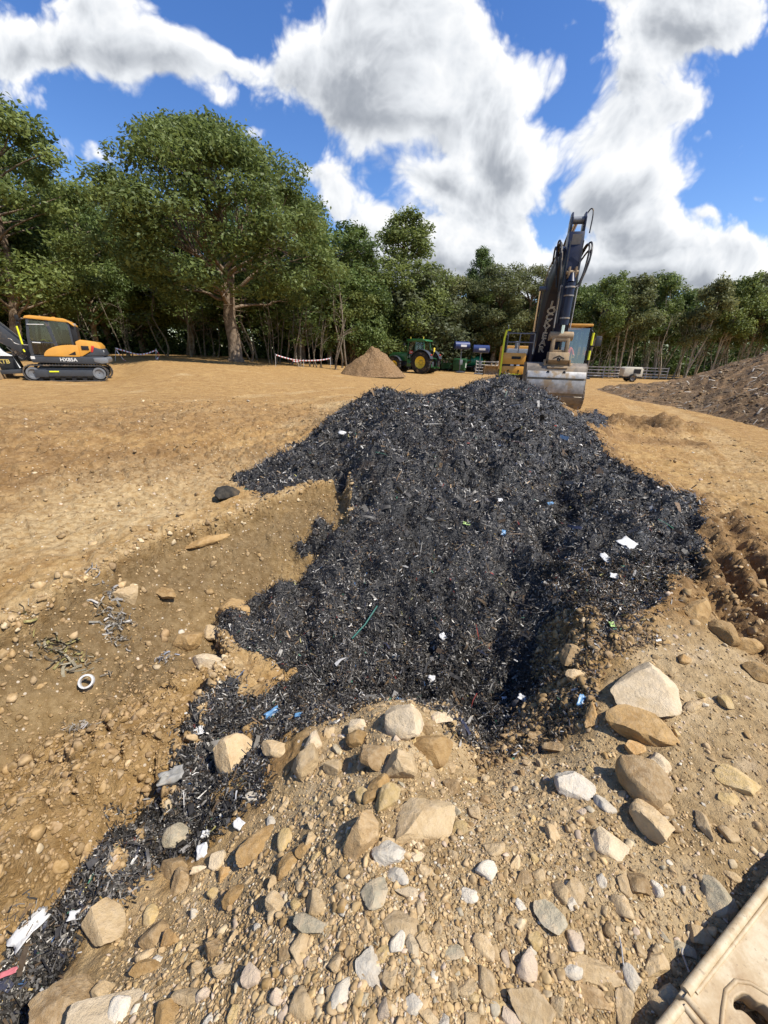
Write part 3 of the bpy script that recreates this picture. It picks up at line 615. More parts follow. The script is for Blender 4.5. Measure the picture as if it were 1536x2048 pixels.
def land_hit(px, py):
    return ground_hit(px, py, lambda x, y: land(x, y, np.full(x.shape, .02))[0])
def rock(px, py, w, h, ang, key, label, tall=.8, name='rock', sub=4, seed=None, cat='rock', group=None, cut=(.40, .80), facets=12, sink=.34):
    global RN; RN += 1
    g = ground_hit(px, py + h * .22, base_z); t = (g - EYE) @ FW
    gz = float(land_z(g[0], g[1])[0])
    ca, sa = math.cos(math.radians(ang)), math.sin(math.radians(ang))
    g1, g2 = P(px + ca * w / 2, py - sa * w / 2, gz), P(px - ca * w / 2, py + sa * w / 2, gz); ax = g1 - g2; hw = np.linalg.norm(ax) / 2; ax = ax / (2 * hw)
    g3, g4 = P(px - sa * h / 2, py - ca * h / 2, gz), P(px + sa * h / 2, py + ca * h / 2, gz); pd = g3 - g4; hh = abs(pd @ np.array([-ax[1], ax[0], 0])) / 2
    tilt = abs(pd[1]) / (np.linalg.norm(pd) + 1e-9); hh *= 1 - .28 * tilt; hw *= 1 - .22 * abs(ax[1]); hz = min(hw, hh) * tall; hh = max(hh, .5 * hw) if tall > .55 else hh
    v, f = rock_shape(sub, facets, (seed or RN) * 31 + 5, cut)
    v = v * np.array([hw, hh, hz]) * 1.26; v[:, 2] += hz * (1 - 2 * sink)
    me = np_mesh(name, v, None, f, None, True); me.set_sharp_from_angle(angle=math.radians(24)); o = link(name, me, RM[key])
    o.location = (g[0], g[1], gz); o.rotation_euler = (random.uniform(-.15, .15), random.uniform(-.15, .15), math.atan2(ax[1], ax[0]))
    return tag(o, label, cat, group)
ROCKS = [
 (800,1438,80,64,-20,'c','cream angular boulder crowning the stone cluster at the near pit edge',.9),
 (878,1434,46,24,-8,'c','flat pale stone beside the cream boulder on the pit edge',.6),
 (712,1447,40,48,45,'c','pale pointed stone tipped up on the pit edge beside brown clods',.9),
 (716,1474,40,36,0,'d','brown soil clod stuck under the pale pointed stone on the pit edge',.9),
 (752,1500,60,64,60,'b','dark brown wedge shaped rock pressed against the stone cluster',.9),
 (800,1516,62,70,65,'t','rounded tan rock standing upright in the middle of the stone cluster',1.0),
 (866,1494,82,66,10,'d','wide brown earth covered boulder overhanging the hollow by the pit edge',.9),
 (851,1456,34,28,0,'b','small brown lump between the cream boulder and the flat pale stone',.9),
 (757,1562,34,62,-35,'d','long brown clod leaning below the stone cluster',.8),
 (742,1588,28,40,-50,'d','small brown clod lying under the long leaning clod',.8),
 (777,1590,62,52,40,'y','yellowish smooth rock resting on the top of the half buried slab',.9),
 (835,1628,150,108,35,'t','big dusty slab half buried in gravel with a white patch',.45),
 (730,1666,100,64,82,'b','brown pear shaped boulder standing beside the half buried slab',1.0),
 (783,1692,64,62,-10,'w','chalky white rock with pits below the half buried slab',.7),
 (798,1741,36,48,70,'w','small white rock just below the chalky pitted rock',.7),
 (835,1708,32,24,0,'c','pale little stone right of the chalky pitted rock',.7),
 (845,1733,28,36,60,'t','tan block stone below the pale little stone',.8),
 (752,1778,52,60,30,'g','grey stone smeared with tan clay in the gravel bank',.6),
 (820,1772,24,52,80,'c','narrow pale upright stone in the gravel bank',.6),
 (901,1570,36,32,-40,'b','brown cone shaped stone on the slope beneath the hollow',.9),
 (671,1526,36,42,50,'t','tan angular stone left of the stone cluster on bare dusty soil',.9),
 (465,1498,84,64,18,'t','large tan boulder with a flat top at the edge of the waste strip',.9),
 (558,1493,62,44,-12,'t','tan wedge stone lying between the flat topped boulder and the pit edge',.8),
 (628,1475,46,40,35,'c','light pointed stone left of the pit edge cluster',.8),
 (618,1516,64,52,30,'t','broad tan stone with a cracked face among rubble by the waste',.8),
 (605,1545,30,22,0,'w','small white stone at the foot of the broad cracked stone',.8),
 (672,1496,18,20,0,'g','little round grey pebble beside the tan angular stone',.9),
 (510,1586,26,38,60,'w','white splinter stone standing on the waste strip edge',.8),
 (360,1663,64,62,55,'g','grey capped tan boulder sitting on the black waste strip',.9),
 (350,1726,70,48,35,'b','brown block below the grey capped boulder',.8),
 (364,1758,52,48,35,'b','lower brown block touching the one above it',.8),
 (434,1712,32,46,-50,'c','pale oblong stone beside a scrap of white paper',.8),
 (400,1736,16,34,80,'c','thin pale upright stone beside the brown blocks',.8),
 (450,1742,42,30,10,'o','orange brown stone right of the pale oblong stone',.8),
 (205,1840,112,86,50,'t','big tan and grey boulder lying along the waste strip',.8),
 (315,1860,76,60,32,'b','brown rounded boulder leaning on an orange one',.9),
 (340,1872,52,38,50,'o','orange brown wedge leaning on the rounded boulder',.9),
 (555,1806,46,50,60,'t','light tan smooth stone alone in the fine gravel',.7),
 (625,1838,52,68,80,'g','pale grey cracked stone alone in the gravel left of centre',.7),
 (742,1926,80,54,-52,'w','white grey angular rock near the bottom of the gravel bank',.6),
 (680,1980,46,46,0,'t','tan round stone below the white grey angular rock',.7),
 (150,2000,160,90,8,'b','very large brown boulder in the bottom corner under the waste strip',.8),
 (222,2022,140,70,0,'c','cream mottled boulder in front of the very large brown boulder',.7),
 (290,1930,46,44,0,'d','brown clod above the cream mottled boulder',.8),
 (430,1896,60,44,60,'b','brown tilted stone on the slope below the orange wedge',.8),
 (332,2020,62,70,40,'d','rough brown clod right of the cream mottled boulder',.7),
 (570,1900,36,40,0,'b','brown blunt stone in the gravel below the pale cracked stone',.7),
 (380,1985,50,60,70,'t','tan tall stone right of the rough brown clod',.7),
 (455,1935,36,52,70,'t','narrow tan stone on the slope near the bottom',.7),
 (418,1291,72,42,-8,'c','pale tan boulder at the foot of the cut bank beside the waste',.8),
 (416,1226,32,34,20,'t','tan stone perched on the cut bank above the pale boulder',.8),
 (372,1245,44,44,60,'d','cracked clod of brown soil on the cut bank',.6),
 (322,1152,36,24,-30,'d','flat brown clod below the rim of the cut bank',.5),
 (408,1052,84,15,12,'d','long crust of dry soil overhanging the lip of the cut bank',.5),
 (248,1152,52,32,20,'t','dry tan clod on the lip of the cut bank beside tangled scraps',.7),
 (470,1206,52,40,0,'d','crumbled soil clod at the top corner of the waste',.7),
 (448,988,42,32,35,'k','black lump lying alone on the ochre field left of the heap',1.0),
 (560,1790,22,30,0,'p','pinkish pebble above the light tan smooth stone',.7),
 (1292,1358,150,104,-32,'c','very large flat dusty slab on the right side of the pit',.40),
 (1290,1442,124,66,-5,'d','crumbling brown ledge just below the very large flat slab',.6),
 (1140,1314,42,38,0,'b','dark round stone on the shaded right lip of the pit',.9),
 (1152,1349,38,32,20,'t','tan blunt stone below the dark round stone',.9),
 (1180,1428,46,34,70,'o','orange brown angular stone by a scrap of blue plastic',.8),
 (1250,1395,28,26,0,'y','yellow block left of the very large slab',.8),
 (1364,1318,24,18,0,'o','small orange block behind the very large slab',.9),
 (1388,1410,36,26,10,'t','rounded tan stone at the right corner of the very large slab',.8),
 (1446,1398,38,26,-15,'y','pale yellow wedge on the right hand gravel',.7),
 (1282,1558,128,62,-47,'b','long brown rounded boulder lying downhill on the right',.9),
 (1312,1524,68,30,-40,'c','slim light stone beside the long brown boulder',.7),
 (1308,1640,120,52,-38,'t','tan boulder with a sharp ridge on the right bank',.8),
 (1484,1562,112,44,-22,'y','yellow layered sandstone block at the right edge',.7),
 (1450,1588,44,28,-5,'y','small yellow lump in front of the layered sandstone block',.8),
 (1406,1648,76,24,-55,'t','long thin tan stone standing on edge at the right',.9),
 (1150,1566,82,52,-25,'w','pale grey limestone lump above the fine gravel',.8),
 (1215,1672,90,50,-35,'c','pale yellow twin stone set flat in the gravel',.5),
 (1145,1778,68,38,-65,'t','tan leaf shaped stone in the right gravel',.6),
 (1103,1832,100,52,-45,'g','grey green angular rock with a rusty side',.7),
 (1140,1802,44,22,-48,'w','pale slab splinter lying over the grey green rock',.7),
 (1278,1762,70,46,-55,'b','brown smooth stone leaning in the right gravel',.7),
 (1247,1766,58,26,-70,'t','thin tan stone against the brown smooth one',.7),
 (1434,1782,96,54,-38,'g','grey boulder with a pale patch near the plastic mat',.6),
 (1398,1862,62,34,-15,'t','tan brown stone close to the edge of the plastic mat',.7),
 (1366,1884,42,48,0,'g','grey green stone next to the mat beside a bent wire',.7),
 (1310,1922,66,48,-55,'t','tan tapered stone left of the grey green one by the mat',.7),
 (1343,1994,58,66,70,'g','olive grey rounded stone touching the corner of the mat',.8),
 (1195,1922,98,62,-8,'t','broad tan stone with a flat face near the bottom right',.5),
 (1192,1988,84,50,-20,'b','brown flat stone under the broad tan stone',.5),
 (1066,2008,116,74,-32,'t','big tan stone at the bottom edge of the photo',.6),
 (1030,2034,64,40,-35,'p','pinkish stone beside the big tan one at the bottom edge',.6),
 (1250,2010,84,42,80,'t','tall tan stone at the bottom edge near the mat',.6),
 (810,1838,80,66,-20,'t','broad tan stone in the middle of the gravel bank',.5),
 (828,1895,58,26,-60,'c','split pale stone below the broad tan stone',.6),
 (848,1888,54,26,-60,'t','other half of the split pale stone',.6),
 (770,1898,48,32,50,'y','yellow tan stone left of the split pair',.6),
 (968,1890,58,34,-42,'t','tan slanted stone between the split pair and the grey green rock',.6),
 (900,1902,46,26,0,'g','greyish flat stone right of the split pair',.6),
 (935,1966,42,46,0,'t','round tan stone below the greyish flat stone',.6),
 (850,2020,34,52,70,'t','upright tan stone at the bottom centre',.6),
 (1000,2000,30,60,85,'y','yellowish narrow stone at the bottom beside the pinkish one',.6),
 (1076,1470,44,22,-10,'b','flat brown stone in the shade of the pit corner',.6),
 (1110,1492,40,30,0,'b','dark brown stone under a ledge at the pit corner',.7),
 (1270,1490,34,42,70,'o','rusty upright stone under the crumbling ledge',.7),
 (1445,1262,56,36,-10,'d','big clod of turned soil beside the crawler tracks',.8),
 (1490,1282,48,34,0,'d','lumpy clod of soil behind the crawler tracks clod',.8),
 (1515,1340,48,38,0,'d','wide clod of soil at the right edge below the tracks',.6),
 (1390,1222,56,40,-20,'d','clod of soil where the tracks meet the waste heap',.8),
 (985,1690,44,40,20,'t','tan block poking out of the fine gravel slope',.6),
 (1030,1726,44,20,80,'t','thin tan stone upright in the fine gravel slope',.6),
 (612,1690,44,30,30,'d','soft brown clod on the slope left of the pear shaped boulder',.6),
 (520,1680,110,40,38,'d','long dark ridge of caked soil on the slope by the waste strip',.6),
 (575,1722,60,40,40,'d','caked brown clod at the lower end of the long soil ridge',.7),
 (468,1790,56,36,40,'d','dark clod beneath the caked ridge near the waste strip',.7),
]
for k, r in enumerate(ROCKS):
    px, py, w, h, ang, key, lab = r[:7]
    rock(px, py, w, h, ang, key, lab, r[7] if len(r) > 7 else .8, name='soil_clod' if key == 'd' else 'rock', cat='soil clod' if key == 'd' else 'rock',
         cut=(.55, .9) if key == 'd' else ((.66, .95) if w > 150 and 1200 < px < 1400 else (.40, .78)), facets=9 if key == 'd' else 11)
# smaller loose stones of the bank, each its own object
base_st = [np_mesh('stone', *(lambda q: (q[0] * np.array([1, .8, .6]) * .026, None, q[1]))(rock_shape(3, 10, 900 + i, (.38, .78), .03)), None, True) for i in range(14)]
SL = {'t': ('tan stone', 'small tan stone lying loose in the gravel bank', 'small tan stones of the gravel bank'), 'w': ('white stone', 'small whitish stone lying loose in the gravel bank', 'small whitish stones of the gravel bank'),
      'g': ('grey stone', 'small grey stone lying loose in the gravel bank', 'small grey stones of the gravel bank'), 'b': ('brown stone', 'small brown stone lying loose in the gravel bank', 'small brown stones of the gravel bank'),
      'y': ('yellow stone', 'small yellowish stone lying loose in the gravel bank', 'small yellowish stones of the gravel bank'), 'p': ('pink stone', 'small pinkish stone lying loose in the gravel bank', 'small pinkish stones of the gravel bank')}
st_me = {}
ids = rng.choice(np.nonzero((MK['mound'].ravel() > .6) & (RAD < 2.9) & (CO[:, 1] > .28) & (CO[:, 0] > -1.3) & (CO[:, 0] < 2.2))[0], 1500); placed = []
for i in ids:
    if len(placed) >= 178: break
    p = CO[i]; u, v = proj(p)
    if not (-10 < u < 1546 and 1380 < v < 2060) or (v > 1750 and u > 1330 + (2048 - v) * .55): continue
    s = rng.choice([.019, .023, .028, .036, .045], p=[.28, .28, .22, .14, .08])
    if any((p[0] - q[0]) ** 2 + (p[1] - q[1]) ** 2 < (s + q[2]) ** 2 * .8 for q in placed): continue
    placed.append((p[0], p[1], s)); key = rng.choice(list('twgbpy'), p=[.54, .14, .03, .06, .07, .16]); si = int(rng.integers(14))
    if (si, key) not in st_me:
        mm = base_st[si].copy(); mm.materials.append(RM[key]); st_me[si, key] = mm
    o = bpy.data.objects.new('stone', st_me[si, key]); C.objects.link(o); o.scale = (s / .026, s / .026, s / .026 * rng.uniform(.7, 1.2)); o.location = (p[0], p[1], p[2] + s * .06)
    o.rotation_euler = (rng.normal(0, .25), rng.normal(0, .25), rng.uniform(0, 6.28)); tag(o, SL[key][1], 'stone', SL[key][2])

# ------------------------------------------------------------------ trees
def leaf_mat(name, lo, hi, tr=.40):
    m, t, b = mat_base(name, .55, .35)
    at = attr(t, 'tone').outputs['Fac']
    c = mixc(t, at, lo, hi); oi = N(t, 'ShaderNodeObjectInfo')
    h = N(t, 'ShaderNodeHueSaturation'); t.links.new(c, h.inputs['Color'])
    mr = N(t, 'ShaderNodeMapRange'); t.links.new(oi.outputs['Random'], mr.inputs[0]); mr.inputs[3].default_value = .485; mr.inputs[4].default_value = .512; t.links.new(mr.outputs[0], h.inputs['Hue'])
    mv = N(t, 'ShaderNodeMapRange'); t.links.new(oi.outputs['Random'], mv.inputs[0]); mv.inputs[3].default_value = 1.18; mv.inputs[4].default_value = .86; t.links.new(mv.outputs[0], h.inputs['Value'])
    t.links.new(h.outputs[0], b.inputs['Base Color'])
    tl = N(t, 'ShaderNodeBsdfTranslucent'); t.links.new(h.outputs[0], tl.inputs[0])
    mx_ = N(t, 'ShaderNodeMixShader'); mx_.inputs[0].default_value = tr; t.links.new(b.outputs[0], mx_.inputs[1]); t.links.new(tl.outputs[0], mx_.inputs[2])
    t.links.new(mx_.outputs[0], t.nodes['Material Output'].inputs[0]); return m
M_OAK = leaf_mat('oak_leaf', (.085, .115, .028), (.245, .290, .082)); M_DARK = leaf_mat('wood_leaf', (.070, .105, .026), (.205, .262, .072)); M_OLIVE = leaf_mat('olive_leaf', (.095, .108, .038), (.245, .255, .10)); M_GREY = leaf_mat('willow_leaf', (.060, .074, .030), (.150, .165, .075))
def bark(name, a, b_):
    m, t, b = mat_base(name, .9, .1); f = noise(t, 2.4, 7, .65)
    w = N(t, 'ShaderNodeTexWave'); w.inputs['Scale'].default_value = 3.2; w.inputs['Distortion'].default_value = 9; w.inputs['Detail'].default_value = 4; t.links.new(N(t, 'ShaderNodeTexCoord').outputs['Object'], w.inputs['Vector'])
    t.links.new(mixc(t, smooth(t, f, .32, .68), a, b_), b.inputs['Base Color']); bump(t, b, math_node(t, 'ADD', f, math_node(t, 'MULTIPLY', w.outputs['Fac'], .4)), .7, .05); return m
M_BARK, M_PALEBARK = bark('oak_bark', (.12, .085, .055), (.27, .205, .145)), bark('pale_bark', (.24, .205, .15), (.46, .40, .30))
M_SAPBARK = bark('sapling_bark', (.13, .105, .075), (.24, .20, .145))
def tube_arr(pts, rad, seg=7):
    pts = np.asarray(pts, float); n = len(pts); tg = np.gradient(pts, axis=0); tg /= np.maximum(np.linalg.norm(tg, axis=1, keepdims=True), 1e-9)
    ref = np.where(np.abs(tg[:, 2:3]) > .9, np.array([[1., 0, 0]]), np.array([[0, 0, 1.]])); a = np.cross(tg, ref); a /= np.linalg.norm(a, axis=1, keepdims=True); b = np.cross(tg, a)
    th = np.linspace(0, 2 * math.pi, seg, endpoint=False)
    v = (pts[:, None] + (a[:, None] * np.cos(th)[None, :, None] + b[:, None] * np.sin(th)[None, :, None]) * np.asarray(rad)[:, None, None]).reshape(-1, 3)
    i = np.arange(n - 1)[:, None] * seg; j = np.arange(seg)[None]; q = np.stack([i + j, i + (j + 1) % seg, i + seg + (j + 1) % seg, i + seg + j], -1).reshape(-1, 4); return v, q
def limb(r, a, b, r0, r1, bend=.12, k=7, seg=6):
    a, b = np.asarray(a, float), np.asarray(b, float); L = np.linalg.norm(b - a); s = np.linspace(0, 1, k)[:, None]
    p = a + (b - a) * s; w = r.normal(0, bend * L * .4, 3); p = p + np.sin(s * math.pi) * w + np.sin(s * 2.6 * math.pi) * r.normal(0, bend * L * .14, 3) + s * (1 - s) * np.array([0, 0, bend * L * .6])
    return tube_arr(p, r0 + (r1 - r0) * s[:, 0], seg)
def join(parts):
    off = 0; V = []; Q = []
    for v, q in parts: V.append(v); Q.append(q + off); off += len(v)
    return np.concatenate(V), np.concatenate(Q)
def leaves(r, cen, rad, per, size, droop=.2, shell=.45, tone=(.2, .8)):
    """leaf sprays spread through clumps"""
    n = len(cen); cnt = np.maximum(8, (per * (rad.max(1) / rad.max(1).mean()) ** 2)).astype(int); idx = np.repeat(np.arange(n), cnt); m = len(idx)
    d = r.normal(0, 1, (m, 3)); d /= np.linalg.norm(d, axis=1, keepdims=True); rr = r.uniform(0, 1, m) ** shell * r.uniform(.85, 1.12, m)
    p = cen[idx] + d * rad[idx] * rr[:, None] + r.normal(0, .10, (m, 3)) * rad[idx]
    nn = d * .6 + r.normal(0, .65, (m, 3)) + np.array([0, 0, .45]); nn /= np.linalg.norm(nn, axis=1, keepdims=True)
    a = np.cross(nn, r.normal(0, 1, (m, 3))); a /= np.maximum(np.linalg.norm(a, axis=1, keepdims=True), 1e-6); b = np.cross(nn, a)
    s = size * r.uniform(.55, 1.3, m)[:, None]; w = s * r.uniform(.32, .6, m)[:, None]; a[:, 2] -= droop
    V = np.stack([p - a * s * .5, p + b * w * .5 + nn * s * .08, p + a * s * .5, p - b * w * .5 + nn * s * .08], 1).reshape(-1, 3)
    Q = np.arange(m * 4).reshape(m, 4); ct = r.uniform(*tone, n)
    t = np.clip(ct[idx] + r.normal(0, .16, m), 0, 1); return V, Q, np.repeat(t, 4)
def build_tree(kind, seed):
    """unit trees: real metres, origin at the base"""
    r = np.random.default_rng(seed); tb = []
    if kind == 'oak':
        Ht = 20.0; top = np.array([.4, 0, 9.0]); tr = [np.array([0, 0, -.3]), np.array([.05, 0, 2]), np.array([-.15, .05, 4.2]), np.array([0, 0, 6.5]), top]
        s = [.78, .50, .46, .42, .30]; tb.append(tube_arr(np.array([tr[0], tr[0] * .5 + tr[1] * .5 * np.array([1, 1, .6]), *tr[1:]]), [.85, .56, .50, .46, .42, .28], 14)); 
        C_, R_ = [], []
        for i in range(150):
            th = r.uniform(0, 2 * math.pi); zc = r.uniform(-.82, 1); rr = math.sqrt(max(0, 1 - zc * zc)) * r.uniform(.55, 1.0) ** .6
            wz = 9.0 if zc < 0 else 8.6 * (1 - .10 * zc)
            c = np.array([math.cos(th) * rr * wz, math.sin(th) * rr * wz * .95, 11.2 + zc * (6.2 if zc < 0 else 8.2)])
            q = r.uniform(.85, 1.75); C_.append(c); R_.append((q * 1.15, q * 1.15, q * .72))
        C_ = np.array(C_); R_ = np.array(R_)
        mains = []
        for i in range(13):
            th = i * 2.4 + r.uniform(-.3, .3); e = r.uniform(.05, 1.15); L = r.uniform(4.2, 7.0); a = np.array([0, 0, r.uniform(5.0, 9)]) ; b = a + L * np.array([math.cos(th) * math.cos(e), math.sin(th) * math.cos(e), math.sin(e) * .9])
            tb.append(limb(r, a, b, .20, .075, .16, 9)); mains.append((a, b))
        for c in C_:
            d = [np.linalg.norm(c - (a * .35 + b * .65)) for a, b in mains]; a, b = mains[int(np.argmin(d))]; f = r.uniform(.35, .95); tb.append(limb(r, a + (b - a) * f, c, .06, .016, .18, 6, 5))
        for i in range(26):   # dead spurs and a forked bare limb low down
            th = r.uniform(0, 6.28); a = np.array([0, 0, r.uniform(2.5, 6.5)]); tb.append(limb(r, a, a + np.array([math.cos(th), math.sin(th), r.uniform(-.2, .3)]) * r.uniform(.3, 1.6), .05, .012, .3, 5, 5))
        a = np.array([-1.5, -2.5, 7.0]); tb.append(limb(r, np.array([0, 0, 6.3]), a + np.array([-2.8, -2.2, -.6]), .13, .03, .3, 10)); tb.append(limb(r, a + np.array([-1.2, -1, -.2]), a + np.array([-3.2, -3.0, -1.6]), .05, .015, .3, 7))
        lv = leaves(r, C_, R_, 360, .34, .22, .42)
    elif kind == 'broad':
        lean = r.normal(0, .5, 2); tb.append(tube_arr([(0, 0, -.3), (.1, 0, 1.5), (lean[0] * .5, lean[1] * .5, 4), (lean[0], lean[1], 8), (lean[0] * 1.2, lean[1] * 1.2, 13)], [.48, .34, .28, .2, .08], 10)); C_, R_ = [], []
        for i in range(95):
            th = r.uniform(0, 2 * math.pi); zc = r.uniform(-.95, 1); rr = math.sqrt(max(0, 1 - abs(zc) ** 2.4)) * r.uniform(.3, 1) ** .5
            c = np.array([math.cos(th) * rr * 5.4 + lean[0], math.sin(th) * rr * 5.4 + lean[1], 10.4 + zc * 6.6]); q = r.uniform(.75, 1.6); C_.append(c); R_.append((q * 1.1, q * 1.1, q * .75))
            if i % 2 == 0: tb.append(limb(r, (lean[0] * .6, lean[1] * .6, min(12, max(3.2, c[2] - 2.5))), c, .10, .015, .12, 6, 5))
        lv = leaves(r, np.array(C_), np.array(R_), 290, .34, .2, .45)
    elif kind == 'cone':
        tb.append(tube_arr([(0, 0, -.3), (0, .1, 4), (.1, 0, 9), (0, 0, 15.2)], [.35, .26, .18, .03], 9)); C_, R_ = [], []
        for i in range(150):
            h = r.uniform(0, 1); wd = 4.4 * (1 - h ** 1.5) ** .8 + .5; th = r.uniform(0, 6.28); c = np.array([math.cos(th) * wd * r.uniform(.45, 1), math.sin(th) * wd * r.uniform(.45, 1), 2.0 + h * 13.6]); q = r.uniform(.7, 1.35) * (1.05 - .35 * h); C_.append(c); R_.append((q, q, q * .85))
            if i % 2 == 0: tb.append(limb(r, (0, 0, max(1.2, c[2] - 1.2)), c, .06, .012, .1, 5, 5))
        lv = leaves(r, np.array(C_), np.array(R_), 190, .30, .1, .5)
    elif kind == 'slender':
        C_, R_ = [], []; k = int(r.integers(2, 4)); tops = []
        for j in range(k):
            th = r.uniform(0, 6.28); b0 = np.array([math.cos(th), math.sin(th), 0]) * .35 * (j > 0); tp = b0 + np.array([r.normal(.5, .7), r.normal(0, .6), r.uniform(7, 10.2)]); md = (b0 + tp) / 2 + r.normal(0, .25, 3) * np.array([1, 1, 0])
            tb.append(tube_arr(np.array([b0 - [0, 0, .3], b0 * .7 + md * .3, md, md * .4 + tp * .6, tp]), [.13, .10, .085, .07, .02], 7)); tops.append((b0, md, tp))
        for i in range(62):
            b0, md, tp = tops[i % k]; h = r.uniform(.0, 1); zc = 4.6 + h * 6.6; wd = 2.5 * math.sin(min(1, (h + .16)) * math.pi * .88) + .3; th = r.uniform(0, 6.28); c = np.array([md[0] + (tp[0] - md[0]) * h + math.cos(th) * wd * r.uniform(.3, 1), md[1] + math.sin(th) * wd * r.uniform(.3, 1), zc]); q = r.uniform(.5, 1.05); C_.append(c); R_.append((q, q, q * .85))
            if i % 2 == 0: tb.append(limb(r, md + (tp - md) * max(0, h * .75 - .1), c, .035, .01, .1, 5, 4))
        for j in range(10):
            b0, md, tp = tops[j % k]; a = b0 + (md - b0) * r.uniform(.35, 1.2); tb.append(limb(r, a, a + np.array([r.normal(0, .8), r.normal(0, .8), r.uniform(.6, 1.8)]), .025, .008, .2, 5, 4))
        lv = leaves(r, np.array(C_), np.array(R_), 150, .33, .15, .5)
    elif kind == 'shrub':
        C_, R_ = [], []
        for i in range(46):
            th = r.uniform(0, 6.28); h = r.uniform(0, 1); wd = 2.4 * math.sqrt(max(.05, 1 - (h * .9) ** 2)); c = np.array([math.cos(th) * wd * r.uniform(.35, 1), math.sin(th) * wd * r.uniform(.35, 1), .8 + h * 3.6]); q = r.uniform(.45, .9); C_.append(c); R_.append((q, q, q * .8)); tb.append(limb(r, (r.normal(0, .2), r.normal(0, .2), -.1), c, .045, .01, .12, 6, 5))
        lv = leaves(r, np.array(C_), np.array(R_), 190, .22, .15, .5)
    else:   # bare sapling: upright stems, few leaves
        C_, R_ = [], []
        for j in range(int(r.integers(2, 5))):
            b0 = np.array([r.normal(0, .15), r.normal(0, .15), -.1]); tp = b0 + np.array([r.normal(0, .8), r.normal(0, .6), r.uniform(3.2, 6)]); tb.append(limb(r, b0, tp, .06, .015, .10, 8, 6))
            for q in range(7):
                f = r.uniform(.3, .95); a = b0 + (tp - b0) * f; e = a + np.array([r.normal(0, .6), r.normal(0, .6), r.uniform(.2, 1.0)]); tb.append(limb(r, a, e, .018, .006, .15, 5, 4))
                if r.uniform() < .5: C_.append(e); R_.append((.5, .5, .35))
        C_.append(np.array([0, 0, 5.0])); R_.append((.8, .8, .5)); lv = leaves(r, np.array(C_), np.array(R_), 34, .20, .15, .6, (.1, .5))
    v, q = join(tb); ht = max(np.percentile(lv[0][:, 2], 98.5), 1); wd = np.percentile(np.abs(lv[0][:, 0]), 97)
    return np_mesh(kind + '_trunk', v, q, None, None, True), np_mesh(kind + '_crown', lv[0], lv[1], None, {'tone': lv[2]}), ht, wd
LIB = {}
def lib(kind, i, lm, bm_):
    key = (kind, i, lm.name)
    if key not in LIB:
        a, b, h, w = build_tree(kind, 100 + i * 7 + len(kind) * 13); a.materials.append(bm_); b.materials.append(lm); LIB[key] = (a, b, h, w)
    return LIB[key]
def plant(kind, var, lm, bm_, x, y, height, width, label, group=None, name=None, rz=None, cat='tree', z=None):
    """height in metres, width the half spread of the crown"""
    a, b, h, w = lib(kind, var, lm, bm_)
    root = bpy.data.objects.new(name or {'oak': 'oak_tree', 'shrub': 'shrub', 'sapling': 'sapling'}.get(kind, 'tree'), None); C.objects.link(root); root.empty_display_size = .5
    gz = float(land_z(x, y)[0]) if z is None else z; root.location = (x, y, gz - .05); root.rotation_euler.z = rng.uniform(0, 6.28) if rz is None else rz
    s = (width / w, width / w, height / h)
    for nm, me in (('trunk', a), ('crown', b)):
        o = bpy.data.objects.new(nm, me); C.objects.link(o); o.parent = root; o.scale = s
    return tag(root, label, cat, group)
def tree_at(px, y, top, half_px, kind, var, lm, bm_, label, group=None, **kw):
    """trunk under photo column px at distance y, top at photo row `top`, half crown width in photo pixels"""
    q = Dy(px, 705, y); x = q[0]; gz = float(land_z(x, y)[0]); tp = Dy(px + .18 * (top - 705) * -(px - 768) / 768 * 0, top, y); t = (np.array([x, y, 3]) - EYE) @ FW
    # find height whose projected row is `top`
    lo, hi = .5, 60
    for _ in range(40):
        mid = (lo + hi) / 2
        if proj((x, y, gz + mid))[1] > top: lo = mid
        else: hi = mid
    return plant(kind, var, lm, bm_, x, y, lo, half_px * t / F, label, group, z=gz, **kw)
G1 = 'broadleaf trees along the left edge of the wood'; G2 = 'trees in the middle of the wood edge'; G3 = 'slender trees behind the rail fence'; G4 = 'bare saplings under the wood edge'
tree_at(470, 31, 272, 188, 'oak', 0, M_OAK, M_BARK, 'large spreading oak with a thick bare trunk standing forward of the wood', rz=1.0)
tree_at(36, 27, 176, 155, 'broad', 0, M_DARK, M_BARK, 'tall leafy tree with a leaning trunk behind the small orange digger', G1)
tree_at(-140, 28, 190, 200, 'broad', 1, M_DARK, M_BARK, 'leafy tree cut off by the left edge of the photo', G1)
tree_at(115, 34, 290, 80, 'broad', 2, M_DARK, M_BARK, 'dark tree filling the gap between the left tree and the oak, taller one', G1)
tree_at(196, 38, 375, 80, 'broad', 1, M_DARK, M_BARK, 'dark tree directly left of the oak crown', G1)
tree_at(290, 46, 455, 100, 'broad', 0, M_DARK, M_BARK, 'tree behind the left half of the oak', G1)
tree_at(600, 42, 420, 130, 'broad', 2, M_DARK, M_BARK, 'tree behind the right half of the oak', G1)
tree_at(715, 44, 462, 62, 'cone', 0, M_DARK, M_BARK, 'narrow pointed tree between the oak and the tall pointed tree', G2)
tree_at(800, 48, 436, 105, 'cone', 1, M_OAK, M_BARK, 'tall pointed bright green tree behind the tractor', G2)
tree_at(660, 42, 500, 80, 'broad', 1, M_OAK, M_BARK, 'lower tree tucked under the right side of the oak', G2)
tree_at(852, 52, 545, 70, 'broad', 2, M_OLIVE, M_BARK, 'rounded olive tinted tree right of the tall pointed tree', G2)
tree_at(905, 53, 562, 60, 'broad', 0, M_OLIVE, M_BARK, 'low olive tree above the green bins', G2)
tree_at(945, 56, 505, 48, 'cone', 0, M_DARK, M_BARK, 'pointed dark tree rising behind the low olive tree', G2)
